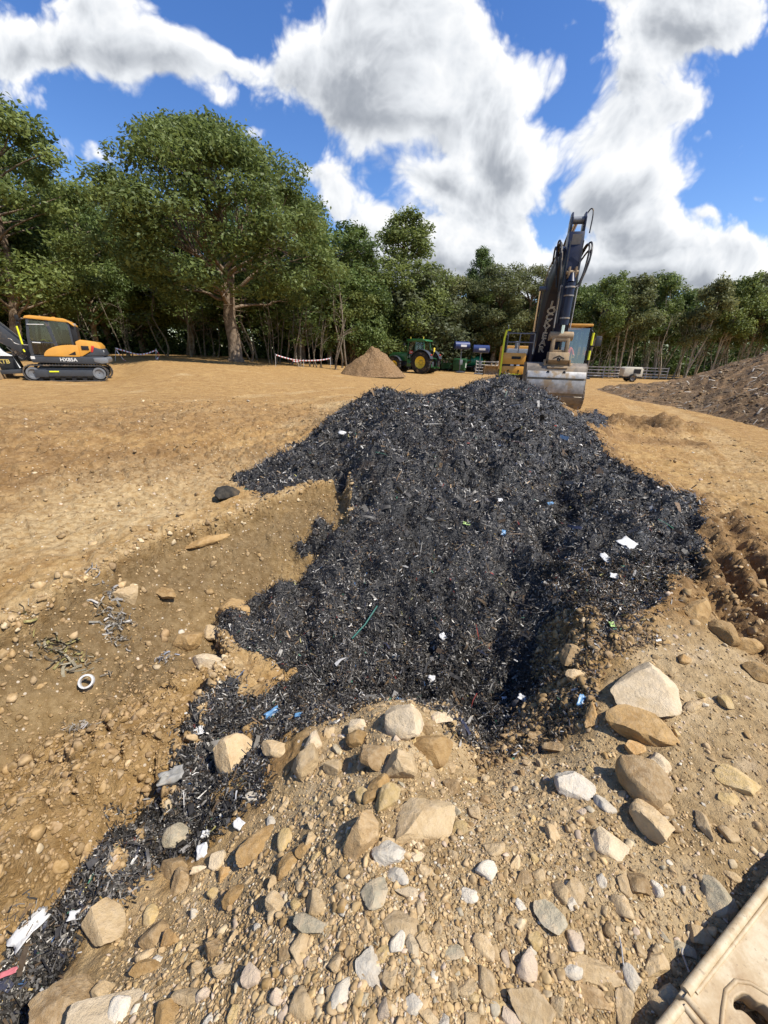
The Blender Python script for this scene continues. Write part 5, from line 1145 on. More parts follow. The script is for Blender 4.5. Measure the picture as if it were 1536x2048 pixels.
for y in (y0, y1): sw.add([(.66, y, 1.8), (x1 - .05, y, 1.45), (x1 - .09, y, z1 - .06), (.66, y, z1 - .06)], [(0, 1, 2, 3)]).add([(x0 + .04, y, 1.8), (.58, y, 1.8), (.58, y, z1 - .06), (x0 + .04, y, z1 - .06)], [(0, 1, 2, 3)])
sw.add([(x0, y0 + .04, 1.7), (x0, y1 - .04, 1.7), (x0, y1 - .04, z1 - .06), (x0, y0 + .04, z1 - .06)], [(0, 1, 2, 3)]).build('side_window', P_GLASS, cab, 0, False)
MB().box((.30, 1.0, 1.62), (.50, .48, .14)).box((.05, 1.0, 1.98), (.14, .46, .66), ry=-.12).box((-.02, 1.0, 2.42), (.09, .26, .20)).box((.32, .70, 1.80), (.34, .10, .12)).box((.32, 1.30, 1.80), (.34, .10, .12)).box((.3, 1, 1.42), (.4, .4, .3)).build('seat', P_SEAT, cab, .04)
MB().tube([(1.30, .72, 1.3), (1.25, .74, 1.95)], .02).tube([(1.30, 1.30, 1.3), (1.25, 1.28, 1.95)], .02).build('lever', P_BLACK, cab)
MB().tube([(x1 + .02, y1 + .03, 1.15), (x1 + .03, y1 + .08, 1.35), (x1 + .03, y1 + .08, 2.70), (x1 - .02, y1 + .02, 2.80)], .026, 8, 1).build('grab_rail', P_BLACK, cab)
for a, b in ((1.22, 1.55), (1.80, 2.12), (2.30, 2.72)): MB().cyl((x1 + .035, y1 + .08, a), (x1 + .035, y1 + .08, b), .038, 10).build('reflective_sleeve', P_YEL, cab)
mr = MB().tube([(x1 - .02, y1 + .05, 2.25), (x1 + .03, y1 + .26, 2.28)], .02).build('mirror_arm', P_BLACK, ex); MB().box((x1 + .03, y1 + .30, 2.44), (.08, .20, .34)).build('mirror', P_DARK, mr, .03)
MB().box((1.45, 1.62, 1.16), (.5, .24, .05)).build('step', P_DARK, ex, .01)

def skin_person(name, joints, edges, mat, loc=None, rz=0):
    me = bpy.data.meshes.new(name); me.from_pydata([j[:3] for j in joints], edges, []); o = link(name, me, None); md = o.modifiers.new('skin', 'SKIN'); md.use_smooth_shade = True
    for i, j in enumerate(joints): me.skin_vertices[0].data[i].radius = (j[3], j[4] if len(j) > 4 else j[3])
    me.skin_vertices[0].data[0].use_root = True; sb = o.modifiers.new('s', 'SUBSURF'); sb.levels = 1; sb.render_levels = 1
    dg = bpy.context.evaluated_depsgraph_get(); m2 = bpy.data.meshes.new_from_object(o.evaluated_get(dg)); bpy.data.objects.remove(o); m2.materials.clear(); return m2
def driver():
    J = [(.28, 1.0, 1.74, .15, .17), (.20, 1.0, 1.95, .13, .16), (.17, 1.0, 2.14, .14, .18), (.20, 1.0, 2.27, .055), (.22, 1.0, 2.36, .075), (.24, 1.0, 2.45, .095, .085), (.23, 1.0, 2.53, .075, .07),
         (.20, .82, 2.20, .065), (.32, .74, 1.97, .050), (.58, .78, 1.93, .040), (.70, .79, 1.94, .035), (.20, 1.18, 2.20, .065), (.32, 1.26, 1.97, .050), (.58, 1.22, 1.93, .040), (.70, 1.21, 1.94, .035),
         (.34, .90, 1.72, .09), (.78, .86, 1.72, .075), (.86, .86, 1.36, .055), (1.02, .86, 1.33, .045), (.34, 1.10, 1.72, .09), (.78, 1.14, 1.72, .075), (.86, 1.14, 1.36, .055), (1.02, 1.14, 1.33, .045)]
    E = [(0, 1), (1, 2), (2, 3), (3, 4), (4, 5), (5, 6), (2, 7), (7, 8), (8, 9), (9, 10), (2, 11), (11, 12), (12, 13), (13, 14), (0, 15), (15, 16), (16, 17), (17, 18), (0, 19), (19, 20), (20, 21), (21, 22)]
    k = len(J)
    for hy, s in ((.79, 1), (1.21, -1)):      # five fingers closing on each lever
        root = 10 if s == 1 else 14
        for f, (dy, L) in enumerate(((-.03, .05), (-.01, .06), (.01, .06), (.03, .05))): J += [(.735, hy + dy, 1.955, .011), (.735 + L * .7, hy + dy, 1.945, .009), (.735 + L * .6, hy + dy, 1.915, .008)]; E += [(root, k), (k, k + 1), (k + 1, k + 2)]; k += 3
        J += [(.725, hy + s * .045, 1.965, .012), (.765, hy + s * .035, 1.975, .009)]; E += [(root, k), (k, k + 1)]; k += 2
    m2 = skin_person('person', J, E, P_SKIN); p = empty('person', ex.location, ex.rotation_euler.z)
    co = np.empty(len(m2.vertices) * 3); m2.vertices.foreach_get('co', co); co = co.reshape(-1, 3)
    # clothing by region of the one body: shirt, trousers, skin
    m2.materials.append(P_SKIN); m2.materials.append(P_SHIRT); m2.materials.append(P_JEANS); mi = []
    for pl in m2.polygons:
        c = co[list(pl.vertices)].mean(0); mi.append(1 if (1.80 < c[2] < 2.27 and c[0] < .44) else (2 if c[2] <= 1.80 and c[0] < .95 else (0)))
    m2.polygons.foreach_set('material_index', mi); b = link('body', m2, None, p)
    MB().lathe([(-.02, .098), (.04, .10), (.09, .075), (.115, .0)], (.215, 1.0, 2.475), 'z', 18).build('hair', P_HAIR, p)
    f = MB(); 
    for y in (.965, 1.035): f.lathe([(0, 0), (.004, .010), (0, .013)], (.333, y, 2.47), 'x', 8)
    f.box((.325, 1.0, 2.395), (.012, .05, .012)); f.build('face_features', P_HAIR, b)
    MB().prism([(.33, 2.47), (.365, 2.43), (.33, 2.425)], .985, 1.015).lathe([(-.012, .01), (0, .03), (.012, .01)], (.23, .93, 2.45), 'y', 10).lathe([(-.012, .01), (0, .03), (.012, .01)], (.23, 1.095, 2.45), 'y', 10).build('nose_and_ears', P_SKIN, b)
    tag(p, 'person in an orange red shirt sitting at the levers in the large digger cab', 'person')
driver()

# ---- small excavator, facing left
_q = ray(147, 757); mp = EYE + _q * 17.7; mz = float(land_z(mp[0], mp[1])[0]) - .02
mn = empty('excavator', (mp[0], mp[1], mz), math.pi + .50); tag(mn, 'small orange and dark grey rubber tracked digger at the left edge of the photo', 'excavator')
for y in (-.90, .90): 
    tr = crawler(mn, y, .45, 2.92, .66, 64, P_RUB, .045, .02, P_DARK)
    s = 1 if y > 0 else -1
    MB().box((.05, y + s * .20, .33), (1.9, .05, .26)).box((.86, y + s * .215, .33), (.42, .05, .30)).build('side_beam', P_DARK, tr, .03); MB().box((.42, y + s * .235, .40), (.32, .02, .05)).build('reflective_strip', P_YEL, tr)
MB().box((0, 0, .48), (1.2, 1.35, .24)).cyl((0, 0, .55), (0, 0, .76), .42, 24).build('car_body', P_BLACK, mn, .02)
MB().prism([(1.05, .74), (1.12, .95), (-.55, 1.0), (-1.05, 1.02), (-1.42, 1.02), (-1.50, .86), (-1.42, .72), (-1.0, .70)], -1.08, 1.08).build('lower_body', P_DARK, mn, .03)
sp_ = [(.62, .99)] + [(.62 - .98 * (1 - math.cos(t)) * 1.02, .99 + .46 * math.sin(t)) for t in np.linspace(.12, math.pi / 2, 9)] + [(-.58, 1.44), (-.58, .99)]
MB().prism(sp_, 1.02, 1.095).build('side_cover', P_ORANGE, mn, .015)
MB().prism([(-.20, 1.06), (-.46, 1.20), (-.46, 1.06)], 1.09, 1.105).build('air_vent', P_BLACK, mn)
MB().prism([(-.52, 1.0), (-.52, 1.58), (-.70, 1.66), (-1.25, 1.58), (-1.36, 1.44), (-1.38, 1.22), (-.95, 1.18), (-.66, 1.0)], -1.04, 1.06).build('engine_hood', P_ORANGE, mn, .05)
MB().prism([(-.96, 1.16), (-1.08, 1.40), (-1.40, 1.32), (-1.48, 1.04), (-.72, 1.02)], -1.075, 1.085).build('counterweight', P_DARK, mn, .05)
MB().prism([(-1.00, 1.18), (-1.07, 1.18), (-1.16, 1.42), (-1.06, 1.44)], 1.06, 1.098).build('tail_lamp', P_RED, mn, .008); MB().box((-.82, 1.065, 1.34), (.26, .02, .16)).build('grille', P_BLACK, mn, .008)
MB().prism([(-1.05, .78), (-1.02, .96), (-1.50, .98), (-1.56, .90), (-1.54, .76), (-1.3, .72)], -1.0, 1.10).build('bumper', P_GREY, mn, .03)
MB().box((-1.43, .75, 1.22), (.02, .18, .10)).build('number_plate', P_WHITE, mn)
text('HX85A', .19, P_WHITE, mn, basis((-.16, 1.088, .865), (-1, 0, 0), (0, 0, 1)), bold=.004); MB().box((1.0, 1.085, .93), (.13, .012, .11)).build('sticker', P_WHITE, mn)
# cab
cm = MB(); X0, X1, Y0, Y1, Z0, Z1 = -.46, .98, .06, 1.06, .98, 2.40
cm.prism([(.98, .98), (1.06, 1.1), (1.02, 1.7), (.90, 2.36), (.82, 2.36), (.92, 1.7), (.94, .98)], Y1 - .05, Y1).prism([(.98, .98), (1.06, 1.1), (1.02, 1.7), (.90, 2.36), (.82, 2.36), (.92, 1.7), (.94, .98)], Y0, Y0 + .05)
for y in (Y0 + .03, Y1 - .03):
    cm.beam((.28, y, 2.38), (.08, y, 1.0), .05, .12); cm.beam((-.43, y, 2.34), (-.43, y, 1.4), .05, .07); cm.beam((.90, y, 2.37), (-.46, y, 2.36), .05, .07); cm.beam((1.0, y, .99), (-.1, y, .99), .05, .08); cm.beam((.98, y, 1.52), (.14, y, 1.50), .045, .05)
for x, z in ((.88, 2.37), (-.43, 2.34), (1.02, 1.02), (-.43, 1.42)): cm.beam((x, Y0, z), (x, Y1, z), .06, .06)
cm.box((.3, .56, .98), (1.4, .98, .05)); cabm = cm.build('cab', P_DARK, mn, .012)
MB().prism([(.96, 2.40), (.90, 2.47), (.74, 2.50), (-.30, 2.44), (-.46, 2.36), (-.62, 2.22), (-.62, 2.15), (-.44, 2.30), (.94, 2.385)], Y0 - .02, Y1 + .03).box((.55, .4, 2.50), (.10, .10, .03)).box((.1, .4, 2.49), (.12, .10, .03)).build('roof', P_ORANGE, cabm, .02)
gw = MB(); y = Y1 - .012
gw.add([(.94, y, 1.56), (.22, y, 1.54), (.32, y, 2.30), (.86, y, 2.32)], [(0, 1, 2, 3)]).add([(.96, y, 1.06), (.14, y, 1.03), (.17, y, 1.48), (.96, y, 1.49)], [(0, 1, 2, 3)]).add([(.12, y, 1.45), (-.40, y, 1.45), (-.40, y, 2.30), (.22, y, 2.32)], [(0, 1, 2, 3)])
y = Y0 + .012; gw.add([(.94, y, 1.06), (-.40, y, 1.4), (-.40, y, 2.30), (.86, y, 2.32)], [(0, 1, 2, 3)]).add([(-.44, Y0 + .04, 1.45), (-.44, Y1 - .04, 1.45), (-.44, Y1 - .04, 2.30), (-.44, Y0 + .04, 2.30)], [(0, 1, 2, 3)]).add([(1.03, Y0 + .05, 1.1), (1.03, Y1 - .05, 1.1), (.89, Y1 - .05, 2.32), (.89, Y0 + .05, 2.32)], [(0, 1, 2, 3)])
gw.build('window', P_GLASS, cabm, 0, False)
MB().box((.08, .56, 1.36), (.46, .46, .14)).box((-.16, .56, 1.72), (.12, .44, .62), ry=-.1).box((.1, .56, 1.15), (.4, .4, .3)).box((.62, .56, 1.3), (.1, .3, .6)).build('seat', P_SEAT, cabm, .03)
MB().tube([(.90, Y1 + .02, 2.16), (.36, Y1 + .02, 2.18)], .014).build('handle', P_WHITE, cabm); MB().tube([(.88, Y1 + .02, 1.50), (.62, Y1 + .02, 1.49)], .02).build('door_handle', P_WHITE, cabm)
MB().tube([(.66, .72, 1.60), (.52, .80, 1.62), (.38, .80, 1.52)], .016).build('lever', P_YEL, cabm)
MB().tube([(1.18, Y1 + .06, 1.10), (1.22, Y1 + .06, 1.7), (1.22, Y1 + .06, 2.25), (1.02, Y1, 2.36)], .020, 8, 1).build('grab_rail', P_BLACK, cabm)
for a, b in ((1.14, 1.24), (1.42, 2.08)): MB().cyl((1.195 + (a - 1.1) * .02, Y1 + .06, a), (1.22, Y1 + .06, b), .032, 10).build('reflective_sleeve', P_YEL, cabm)
MB().box((1.14, Y1 + .04, 2.38), (.12, .12, .20)).box((1.16, Y1 + .03, 2.2), (.1, .08, .1)).build('mirror', P_BLACK, cabm, .03)
MB().tube([(1.02, Y1 - .02, 1.40), (1.45, Y1 - .05, 1.41), (1.52, Y1 - .05, 1.60), (1.62, Y1 - .05, 1.62)], .016, 6, 2).build('mirror_arm', P_STEEL, cabm)
MB().box((-.62, .95, 2.22), (.12, .14, .10)).build('work_lamp', P_STEEL, cabm, .02)
MB().prism([(-.46, 1.45), (-.46, 2.28), (-.66, 2.14), (-.66, 1.55)], .30, 1.02).build('rear_panel', P_BLACK, cabm, .02)
# front end
bo = MB().prism([(1.10, 1.02), (1.34, .98), (2.35, 1.62), (3.45, 2.75), (4.6, 3.1), (4.6, 3.4), (3.2, 3.30), (2.05, 2.30), (1.12, 1.36)], .02, .30).build('boom', P_DARK, mn, .02)
cyl_ = MB().cyl((1.18, .16, .92), (2.05, .16, 1.55), .075, 16).build('boom_cylinder', P_DARK, mn); MB().cyl((2.05, .16, 1.55), (2.75, .16, 2.05), .035, 12).build('rod', P_CHROME, cyl_)
MB().prism([(1.0, .72), (1.0, 1.12), (1.34, 1.14), (1.36, .78)], -.05, .37).build('swing_post', P_BLACK, mn, .02)
MB().tube([(1.2, .33, 1.42), (2.0, .33, 2.38), (2.9, .33, 3.15), (3.3, .33, 3.36)], .018, 6, 2).build('hose', P_HOSE, mn); MB().tube([(1.3, .35, .95), (1.5, .36, .78), (1.9, .36, 1.3)], .02, 6, 2).build('hose', P_HOSE, mn)
MB().prism([(4.75, 3.5), (4.45, 3.45), (2.55, 1.95), (2.62, 1.78), (2.78, 1.80), (4.6, 3.0), (4.8, 3.2)], .06, .26).build('arm', P_WHITE, mn, .02)
MB().prism([(2.40, 2.02), (2.62, 2.0), (2.52, 1.72), (2.44, 1.20), (2.24, 1.20), (2.26, 1.66)], .02, .30).build('linkage', P_WHITE, mn, .02)
tl = MB().prism([(2.16, 1.58), (2.50, 1.60), (2.46, 1.36), (2.36, 1.10), (2.66, .98), (1.86, .98), (2.08, 1.12), (2.20, 1.34)], -.02, .34).build('tilt_coupler', P_WHITE, mn, .03); MB().box((2.28, .345, 1.38), (.12, .012, .08)).build('marking', P_BLACK, tl)
bb = MB().prism([(3.2, .96), (1.78, .96), (1.66, .52), (1.75, .42), (3.2, .42)], -.25, .42).build('bucket', P_BLACK, mn, .02)
MB().tube([(3.2, .43, .97), (1.78, .43, .97), (1.64, .43, .50)], .026, 6).tube([(3.2, .43, .44), (2.3, .43, .44)], .022, 6).build('edge_strip', P_WHITE, bb); text('AXTB', .22, P_GOLD, bb, basis((2.20, .425, .74), (-1, 0, 0), (.25, 0, 1)), bold=.006)
for y in (-.62, .62): MB().beam((1.3, y, .40), (2.25, y, .34), .16, .16).build('blade_arm', P_DARK, mn, .02)
MB().prism([(2.22, .08), (2.40, .02), (2.36, .30), (2.42, .58), (2.30, .60), (2.24, .32)], -1.1, 1.1).cyl((2.28, 1.0, .62), (2.20, 1.0, .80), .09, 14, .06).build('dozer_blade', P_TAN, mn, .015)

# ---- tractor by the mulch mound
def wheel(root, x, y, r, w, rim_r, tyre_mat, rim_mat, s, lugs=22):
    t = MB().lathe([(-w / 2, rim_r), (-w / 2 - .02, r * .72), (-w * .46, r * .93), (-w * .3, r * .97), (w * .3, r * .97), (w * .46, r * .93), (w / 2 + .02, r * .72), (w / 2, rim_r)], (x, y, r), 'y', 36)
    for i in range(lugs * 2):
        a = math.pi * i / lugs; d = 1 if i % 2 else -1; c = Vector((x + math.cos(a) * r * .98, y + d * w * .23, r + math.sin(a) * r * .98)); m = MB().box((0, 0, 0), (.055, w * .52, .07)); R_ = Matrix.Rotation(-a + math.pi / 2, 3, 'Y') @ Matrix.Rotation(d * .7, 3, 'Z'); t.add([R_ @ Vector(p) + c for p in m.v], m.f)
    wo_ = t.build('wheel', tyre_mat, root); MB().lathe([(s * w * .10, .0), (s * w * .16, r * .10), (s * w * .05, r * .16), (s * w * .02, rim_r * .6), (s * w * .25, rim_r * .86), (s * w * .46, rim_r), (s * w * .30, rim_r * 1.0)], (x, y, r), 'y', 28).build('rim', rim_mat, wo_)
    b = MB()
    for i in range(8): a = i * math.pi / 4; b.cyl((x + math.cos(a) * r * .2, y + s * w * .02, r + math.sin(a) * r * .2), (x + math.cos(a) * r * .2, y + s * w * .12, r + math.sin(a) * r * .2), .03, 8)
    b.build('bolt', P_DARK, wo_); return wo_
def site(px, py): 
    g = ground_hit(px, py, base_z); return g[0], g[1], float(land_z(g[0], g[1])[0])
tx, ty, tz = site(838, 746); ta = math.pi - .60 + .08
tq = empty('tractor', (tx, ty, tz - .03), ta); tag(tq, 'green farm tractor with yellow wheel centres parked between the mulch mound and bins', 'tractor')
P_TYRE = make_mat('tyre_rubber', (.028, .027, .026), .85, .2, .25, 5, (.24, .17, .10), .25)
for y, s in ((-.92, -1), (.92, 1)): wheel(tq, -.6, y, .93, .56, .50, P_TYRE, P_TYEL, s); wheel(tq, 2.05, y * .95, .66, .44, .34, P_TYRE, P_TYEL, s, 16)
MB().prism([(1.0, 1.0), (1.0, 1.70), (1.3, 1.76), (2.6, 1.66), (2.95, 1.48), (3.0, 1.05), (2.7, .95)], -.40, .40).build('bonnet', P_GREEN, tq, .06)
MB().box((1.0, 0, .78), (3.4, .5, .40)).box((2.05, 0, .62), (.3, 1.5, .2)).box((-.6, 0, .9), (.3, 1.5, .3)).box((-1.0, 0, .75), (.5, .7, .5)).build('chassis', P_DARK, tq, .03)
MB().box((.55, .78, .80), (.55, .30, .52)).box((.55, -.78, .80), (.55, .30, .52)).build('fuel_tank', P_GREEN, tq, .06)
MB().box((.55, .95, .52), (.45, .22, .04)).box((.55, .95, .82), (.4, .2, .04)).build('step', P_DARK, tq)
tc = MB()
for y in (-.72, .72):
    tc.beam((1.02, y * .86, 1.2), (.86, y * .9, 2.62), .06, .07); tc.beam((-.72, y, 1.72), (-.62, y * .92, 2.62), .06, .07); tc.beam((.20, y, 1.2), (.14, y * .94, 2.62), .05, .06); tc.beam((.9, y * .9, 2.62), (-.64, y * .92, 2.62), .06, .07)
tc.box((.12, 0, 1.12), (1.7, 1.40, .10)); ca = tc.build('cab', P_GREEN, tq, .01)
MB().prism([(1.08, 2.62), (1.02, 2.74), (.6, 2.82), (-.45, 2.82), (-.80, 2.74), (-.86, 2.64)], -.76, .76).build('roof', P_GREEN, ca, .05)
gl = MB()
for y in (-.70, .70): gl.add([(.98, y * .88, 1.25), (.22, y, 1.25), (.16, y * .95, 2.58), (.86, y * .92, 2.58)], [(0, 1, 2, 3)]).add([(.16, y, 1.60), (-.68, y, 1.75), (-.6, y * .93, 2.58), (.12, y * .95, 2.58)], [(0, 1, 2, 3)])
gl.add([(-.72, -.68, 1.5), (-.72, .68, 1.5), (-.62, .62, 2.58), (-.62, -.62, 2.58)], [(0, 1, 2, 3)]).add([(1.02, -.58, 1.4), (1.02, .58, 1.4), (.88, .6, 2.58), (.88, -.6, 2.58)], [(0, 1, 2, 3)]).build('window', P_GLASS, ca, 0, False)
MB().box((-.1, 0, 1.42), (.5, .5, .3)).box((-.36, 0, 1.82), (.14, .48, .6)).tube([(.7, 0, 1.2), (.48, 0, 1.75)], .04).build('seat', P_SEAT, ca, .04)
for y, s in ((-.95, -1), (.95, 1)):
    fp = [(-.6 + 1.06 * math.cos(a), .93 + 1.06 * math.sin(a)) for a in np.linspace(2.85, .35, 12)]; fi = [(-.6 + 1.0 * math.cos(a), .93 + 1.0 * math.sin(a)) for a in np.linspace(.35, 2.85, 12)]
    fe = MB().prism(fp + fi, y - .30, y + .30).build('fender', P_DARK, tq, .01); MB().box((-1.52, y, 1.55), (.06, .26, .10), ry=-.5).build('tail_lamp', P_RED, fe, .01)
    fp = [(2.05 + .76 * math.cos(a), .66 + .76 * math.sin(a)) for a in np.linspace(2.7, .7, 10)]; fi = [(2.05 + .72 * math.cos(a), .66 + .72 * math.sin(a)) for a in np.linspace(.7, 2.7, 10)]; MB().prism(fp + fi, y - .24, y + .24).build('fender', P_DARK, tq, .01)
MB().prism([(.72, 1.62), (.40, 1.62), (.36, 1.84), (.68, 1.86)], .705, .715).build('badge', P_RED, ca); MB().box((.54, .72, 1.74), (.24, .01, .06)).build('badge_stripe', P_WHITE, ca)
MB().tube([(1.0, .60, 2.3), (1.05, 1.05, 2.35)], .02).box((1.05, 1.10, 2.32), (.08, .18, .28)).build('mirror', P_BLACK, ca, .02); MB().cyl((.9, -.62, 1.6), (.9, -.62, 2.5), .05).build('exhaust', P_DARK, tq)
MB().box((-1.1, -.55, 1.98), (.05, .28, .34)).tube([(-1.0, -.55, 1.5), (-1.1, -.55, 1.85)], .02).build('warning_board', P_TYEL, tq, .01); MB().cyl((-.45, .45, 2.82), (-.45, .45, 3.0), .05, 12).cyl((.7, .6, 2.82), (.7, .6, 2.98), .03, 10).build('beacon', P_TYEL, ca)
MB().beam((-1.0, .45, .6), (-1.75, .50, .5), .09, .11).beam((-1.0, -.45, .6), (-1.75, -.50, .5), .09, .11).tube([(-.95, .4, 1.3), (-1.35, .5, 1.25), (-1.45, .5, .55)], .05).tube([(-.95, -.4, 1.3), (-1.35, -.5, 1.25), (-1.45, -.5, .55)], .05).build('hitch', P_GREEN, tq)

# ---- wheeled bins, water bowser, drums on poles, spare bucket
def bin_(px, py, rz, lab):
    x, y, z = site(px, py); b = empty('wheeled_bin', (x, y, z), rz); tag(b, lab, 'bin', 'wheeled bins by the tractor')
    MB().prism([(-.62, .18), (.62, .18), (.68, 1.16), (-.68, 1.16)], -.48, .48).box((0, 0, 1.15), (1.42, 1.06, .07)).box((0, .49, .7), (.9, .03, .06)).build('body', P_BIN, b, .03)
    MB().prism([(-.50, 1.18), (.50, 1.18), (.46, 1.30), (.2, 1.36), (-.3, 1.36), (-.50, 1.28)], -.70, .70, 'x').build('lid', P_BIN, b, .03)
    for xx in (-.52, .52):
        for yy in (-.36, .36): MB().cyl((xx, yy - .025, .1), (xx, yy + .025, .1), .10, 14).box((xx, yy, .18), (.07, .09, .1)).build('castor', P_BLACK, b)
    return b
b1 = bin_(889, 741, .25, 'dark green wheeled bin nearest the tractor with two white stickers'); MB().box((-.34, -.50, .95), (.24, .02, .22)).box((.02, -.50, .95), (.24, .02, .22)).build('sticker', P_WHITE, b1)
b2 = bin_(918, 744, -.35, 'dark green wheeled bin next to the water tank with one pale notice'); MB().box((.67, 0, .68), (.02, .34, .46)).build('notice', P_WHITE, b2)
x, y, z = site(945, 744); bw = empty('water_bowser', (x, y + 1, z), .12); tag(bw, 'green water tank on a two wheeled trailer beside the bins', 'water bowser')
MB().lathe([(-1.25, .0), (-1.24, .30), (-1.12, .48), (-.9, .54), (.9, .54), (1.12, .48), (1.24, .30), (1.25, 0)], (0, 0, 1.12), 'x', 28).cyl((-.2, 0, 1.6), (-.2, 0, 1.74), .24, 20).build('tank', P_TANK, bw)
MB().box((0, 0, .52), (2.6, .9, .10)).beam((-1.2, 0, .5), (-2.3, 0, .45), .1, .1).box((-.9, 0, .62), (.12, .9, .2)).box((.9, 0, .62), (.12, .9, .2)).build('chassis', P_DARK, bw, .01)
for yy in (-.62, .62): wheel(bw, .35, yy, .36, .2, .22, P_TYRE, P_STEEL, 1 if yy > 0 else -1, 12)
MB().box((1.35, -.3, 1.0), (.06, .4, .5)).build('tail_board', P_YEL, bw)
def drum(px, py, ytop, dist, rz, lab):
    x, y, z = site(px, py); y = dist; x = Dy(px, 720, y)[0]; z = float(land_z(x, y)[0]); h = Dy(px, ytop, y)[2] - z
    d = empty('drum_light', (x, y, z), rz); tag(d, lab, 'drum light', 'blue drums on poles')
    MB().cyl((0, 0, 0), (0, 0, h - .3), .05, 12).cyl((0, 0, h - .5), (0, 0, h - .3), .05, 14, .16).box((0, 0, .06), (.9, .9, .12)).box((.05, 0, 1.0), (.3, .3, .5)).build('pole', P_GREY, d, .01)
    dr = MB().lathe([(-.82, 0), (-.80, .30), (-.74, .37), (.74, .37), (.80, .30), (.82, 0)], (0, 0, h), 'x', 26).build('drum', P_BLUE, d); MB().lathe([(-.30, .374), (.34, .374)], (0, 0, h), 'x', 26)
    MB().box((.1, -.37, h - .02), (.62, .02, .20)).build('label_panel', P_WHITE, dr)
drum(921, 738, 691, 44, .15, 'blue drum on a pole above the gap between bin and water tank'); drum(960, 738, 698, 43, -.2, 'blue drum on a pole to the right of the water tank')
x, y, z = site(985, 750); sb_ = empty('spare_bucket', (x, y, z), .08); tag(sb_, 'rusty brown wide digger bucket lying with its hollow side towards the photographer', 'digger bucket')
pr = [(-.1 + .5 * math.cos(a), .45 + .45 * math.sin(a)) for a in np.linspace(-1.7, 1.9, 14)]; pi_ = [(-.1 + .46 * math.cos(a), .45 + .41 * math.sin(a)) for a in np.linspace(1.9, -1.7, 14)]
sh = MB().prism([(q[0], q[1]) for q in pr + pi_], -.95, .95, 'x'); sh.build('shell', P_TAN, sb_, .004)
for xx in (-.97, .95): MB().prism(pr, xx, xx + .03, 'x').build('side_plate', P_TAN, sb_)
for xx in (-.45, 0, .45): MB().prism([(q[0] * .98, q[1]) for q in pr + [(q[0] * .8, (q[1] - .45) * .8 + .45) for q in pr[::-1]]], xx, xx + .03, 'x').build('rib', P_TAN, sb_)
MB().prism([(-.1, .86), (.35, .82), (.2, 1.12), (.0, 1.14)], -.25, -.2, 'x').prism([(-.1, .86), (.35, .82), (.2, 1.12), (.0, 1.14)], .2, .25, 'x').build('ear', P_TAN, sb_)

# ---- post and rail fence
fc = empty('rail_fence', (0, 0, 0)); tag(fc, 'weathered four rail wooden fence running in front of the slender trees', 'fence')
fpts = []
for i in range(30):
    px = 955 + i * 14.5; yd = 46.5 + .06 * i; q = Dy(px, 705, yd)
    if i == 0 or (abs(q[0] - fpts[-1][0]) > 1.75): fpts.append((q[0], yd, float(land_z(q[0], yd)[0])))
for (x, y, z) in fpts: MB().box((x, y, z + .62), (.10, .12, 1.3)).build('post', P_WOODR, fc, .01)
for a, b in zip(fpts[:-1], fpts[1:]):
    for h in (.22, .52, .84, 1.16): MB().beam((a[0], a[1] - .075, a[2] + h + rng.normal(0, .012)), (b[0], b[1] - .075, b[2] + h + rng.normal(0, .012)), .035, .10).build('rail', P_WOODR, fc)
# ---- white trailer generator
x, y, z = site(1262, 757); y = 40.0; x = Dy(1262, 745, y)[0]; z = float(land_z(x, y)[0])
ge = empty('trailer_generator', (x, y, z), -.12); tag(ge, 'small cream trailer generator on two wheels in front of the rail fence', 'generator')
MB().prism([(-.85, .45), (.85, .45), (.85, 1.12), (.70, 1.28), (-.70, 1.28), (-.85, 1.16)], -.5, .5).build('canopy', P_CREAM, ge, .05); MB().box((.32, -.505, .92), (.62, .02, .40)).build('grille', P_BLACK, ge); MB().box((0, 0, .40), (1.7, .9, .10)).beam((-.8, 0, .4), (-1.6, 0, .35), .08, .08).cyl((-.5, 0, 1.28), (-.5, 0, 1.42), .04).build('chassis', P_DARK, ge)
for yy in (-.56, .56): wheel(ge, .0, yy, .33, .2, .2, P_TYRE, P_STEEL, 1 if yy > 0 else -1, 12)

# ---- mulch mound
def mound(px, py, w, h, name, mat, lab, cat, seed=0):
    x, y, z = site(px, py); n = 150; th = np.linspace(0, 2 * math.pi, n, endpoint=False); rr = np.linspace(0, 1, 70); A, R = np.meshgrid(th, rr); k = 1 + .14 * fbm(np.cos(A) * 1.4 + seed, np.sin(A) * 1.4, 3, 90)
    X, Y = np.cos(A) * R * w * k, np.sin(A) * R * w * .85 * k; pr_ = np.clip(1 - np.sqrt(R * R + .012) ** 1.05 + .05, 0, 1) * (1 + .12 * fbm(np.cos(A) * 2 * R, np.sin(A) * 2 * R, 3, 95)); Z = pr_ * h * (1 + .30 * fbm(X * .7 + 3, Y * .7, 3, 91)) + .13 * fbm(X * 2.4, Y * 2.4, 4, 92) * (1 - R ** 6) + .05 * ridged(X * 8, Y * 8, 2, 93) * (1 - R ** 6) - .10 * R ** 4
    i = np.arange(69)[:, None] * n; j = np.arange(n)[None]; q = np.stack([i + j, i + (j + 1) % n, i + n + (j + 1) % n, i + n + j], -1).reshape(-1, 4)
    o = link(name, np_mesh(name, np.stack([X, Y, Z], -1).reshape(-1, 3), q, None, None, True), mat); o.location = (x, y, z); tag(o, lab, cat); return o
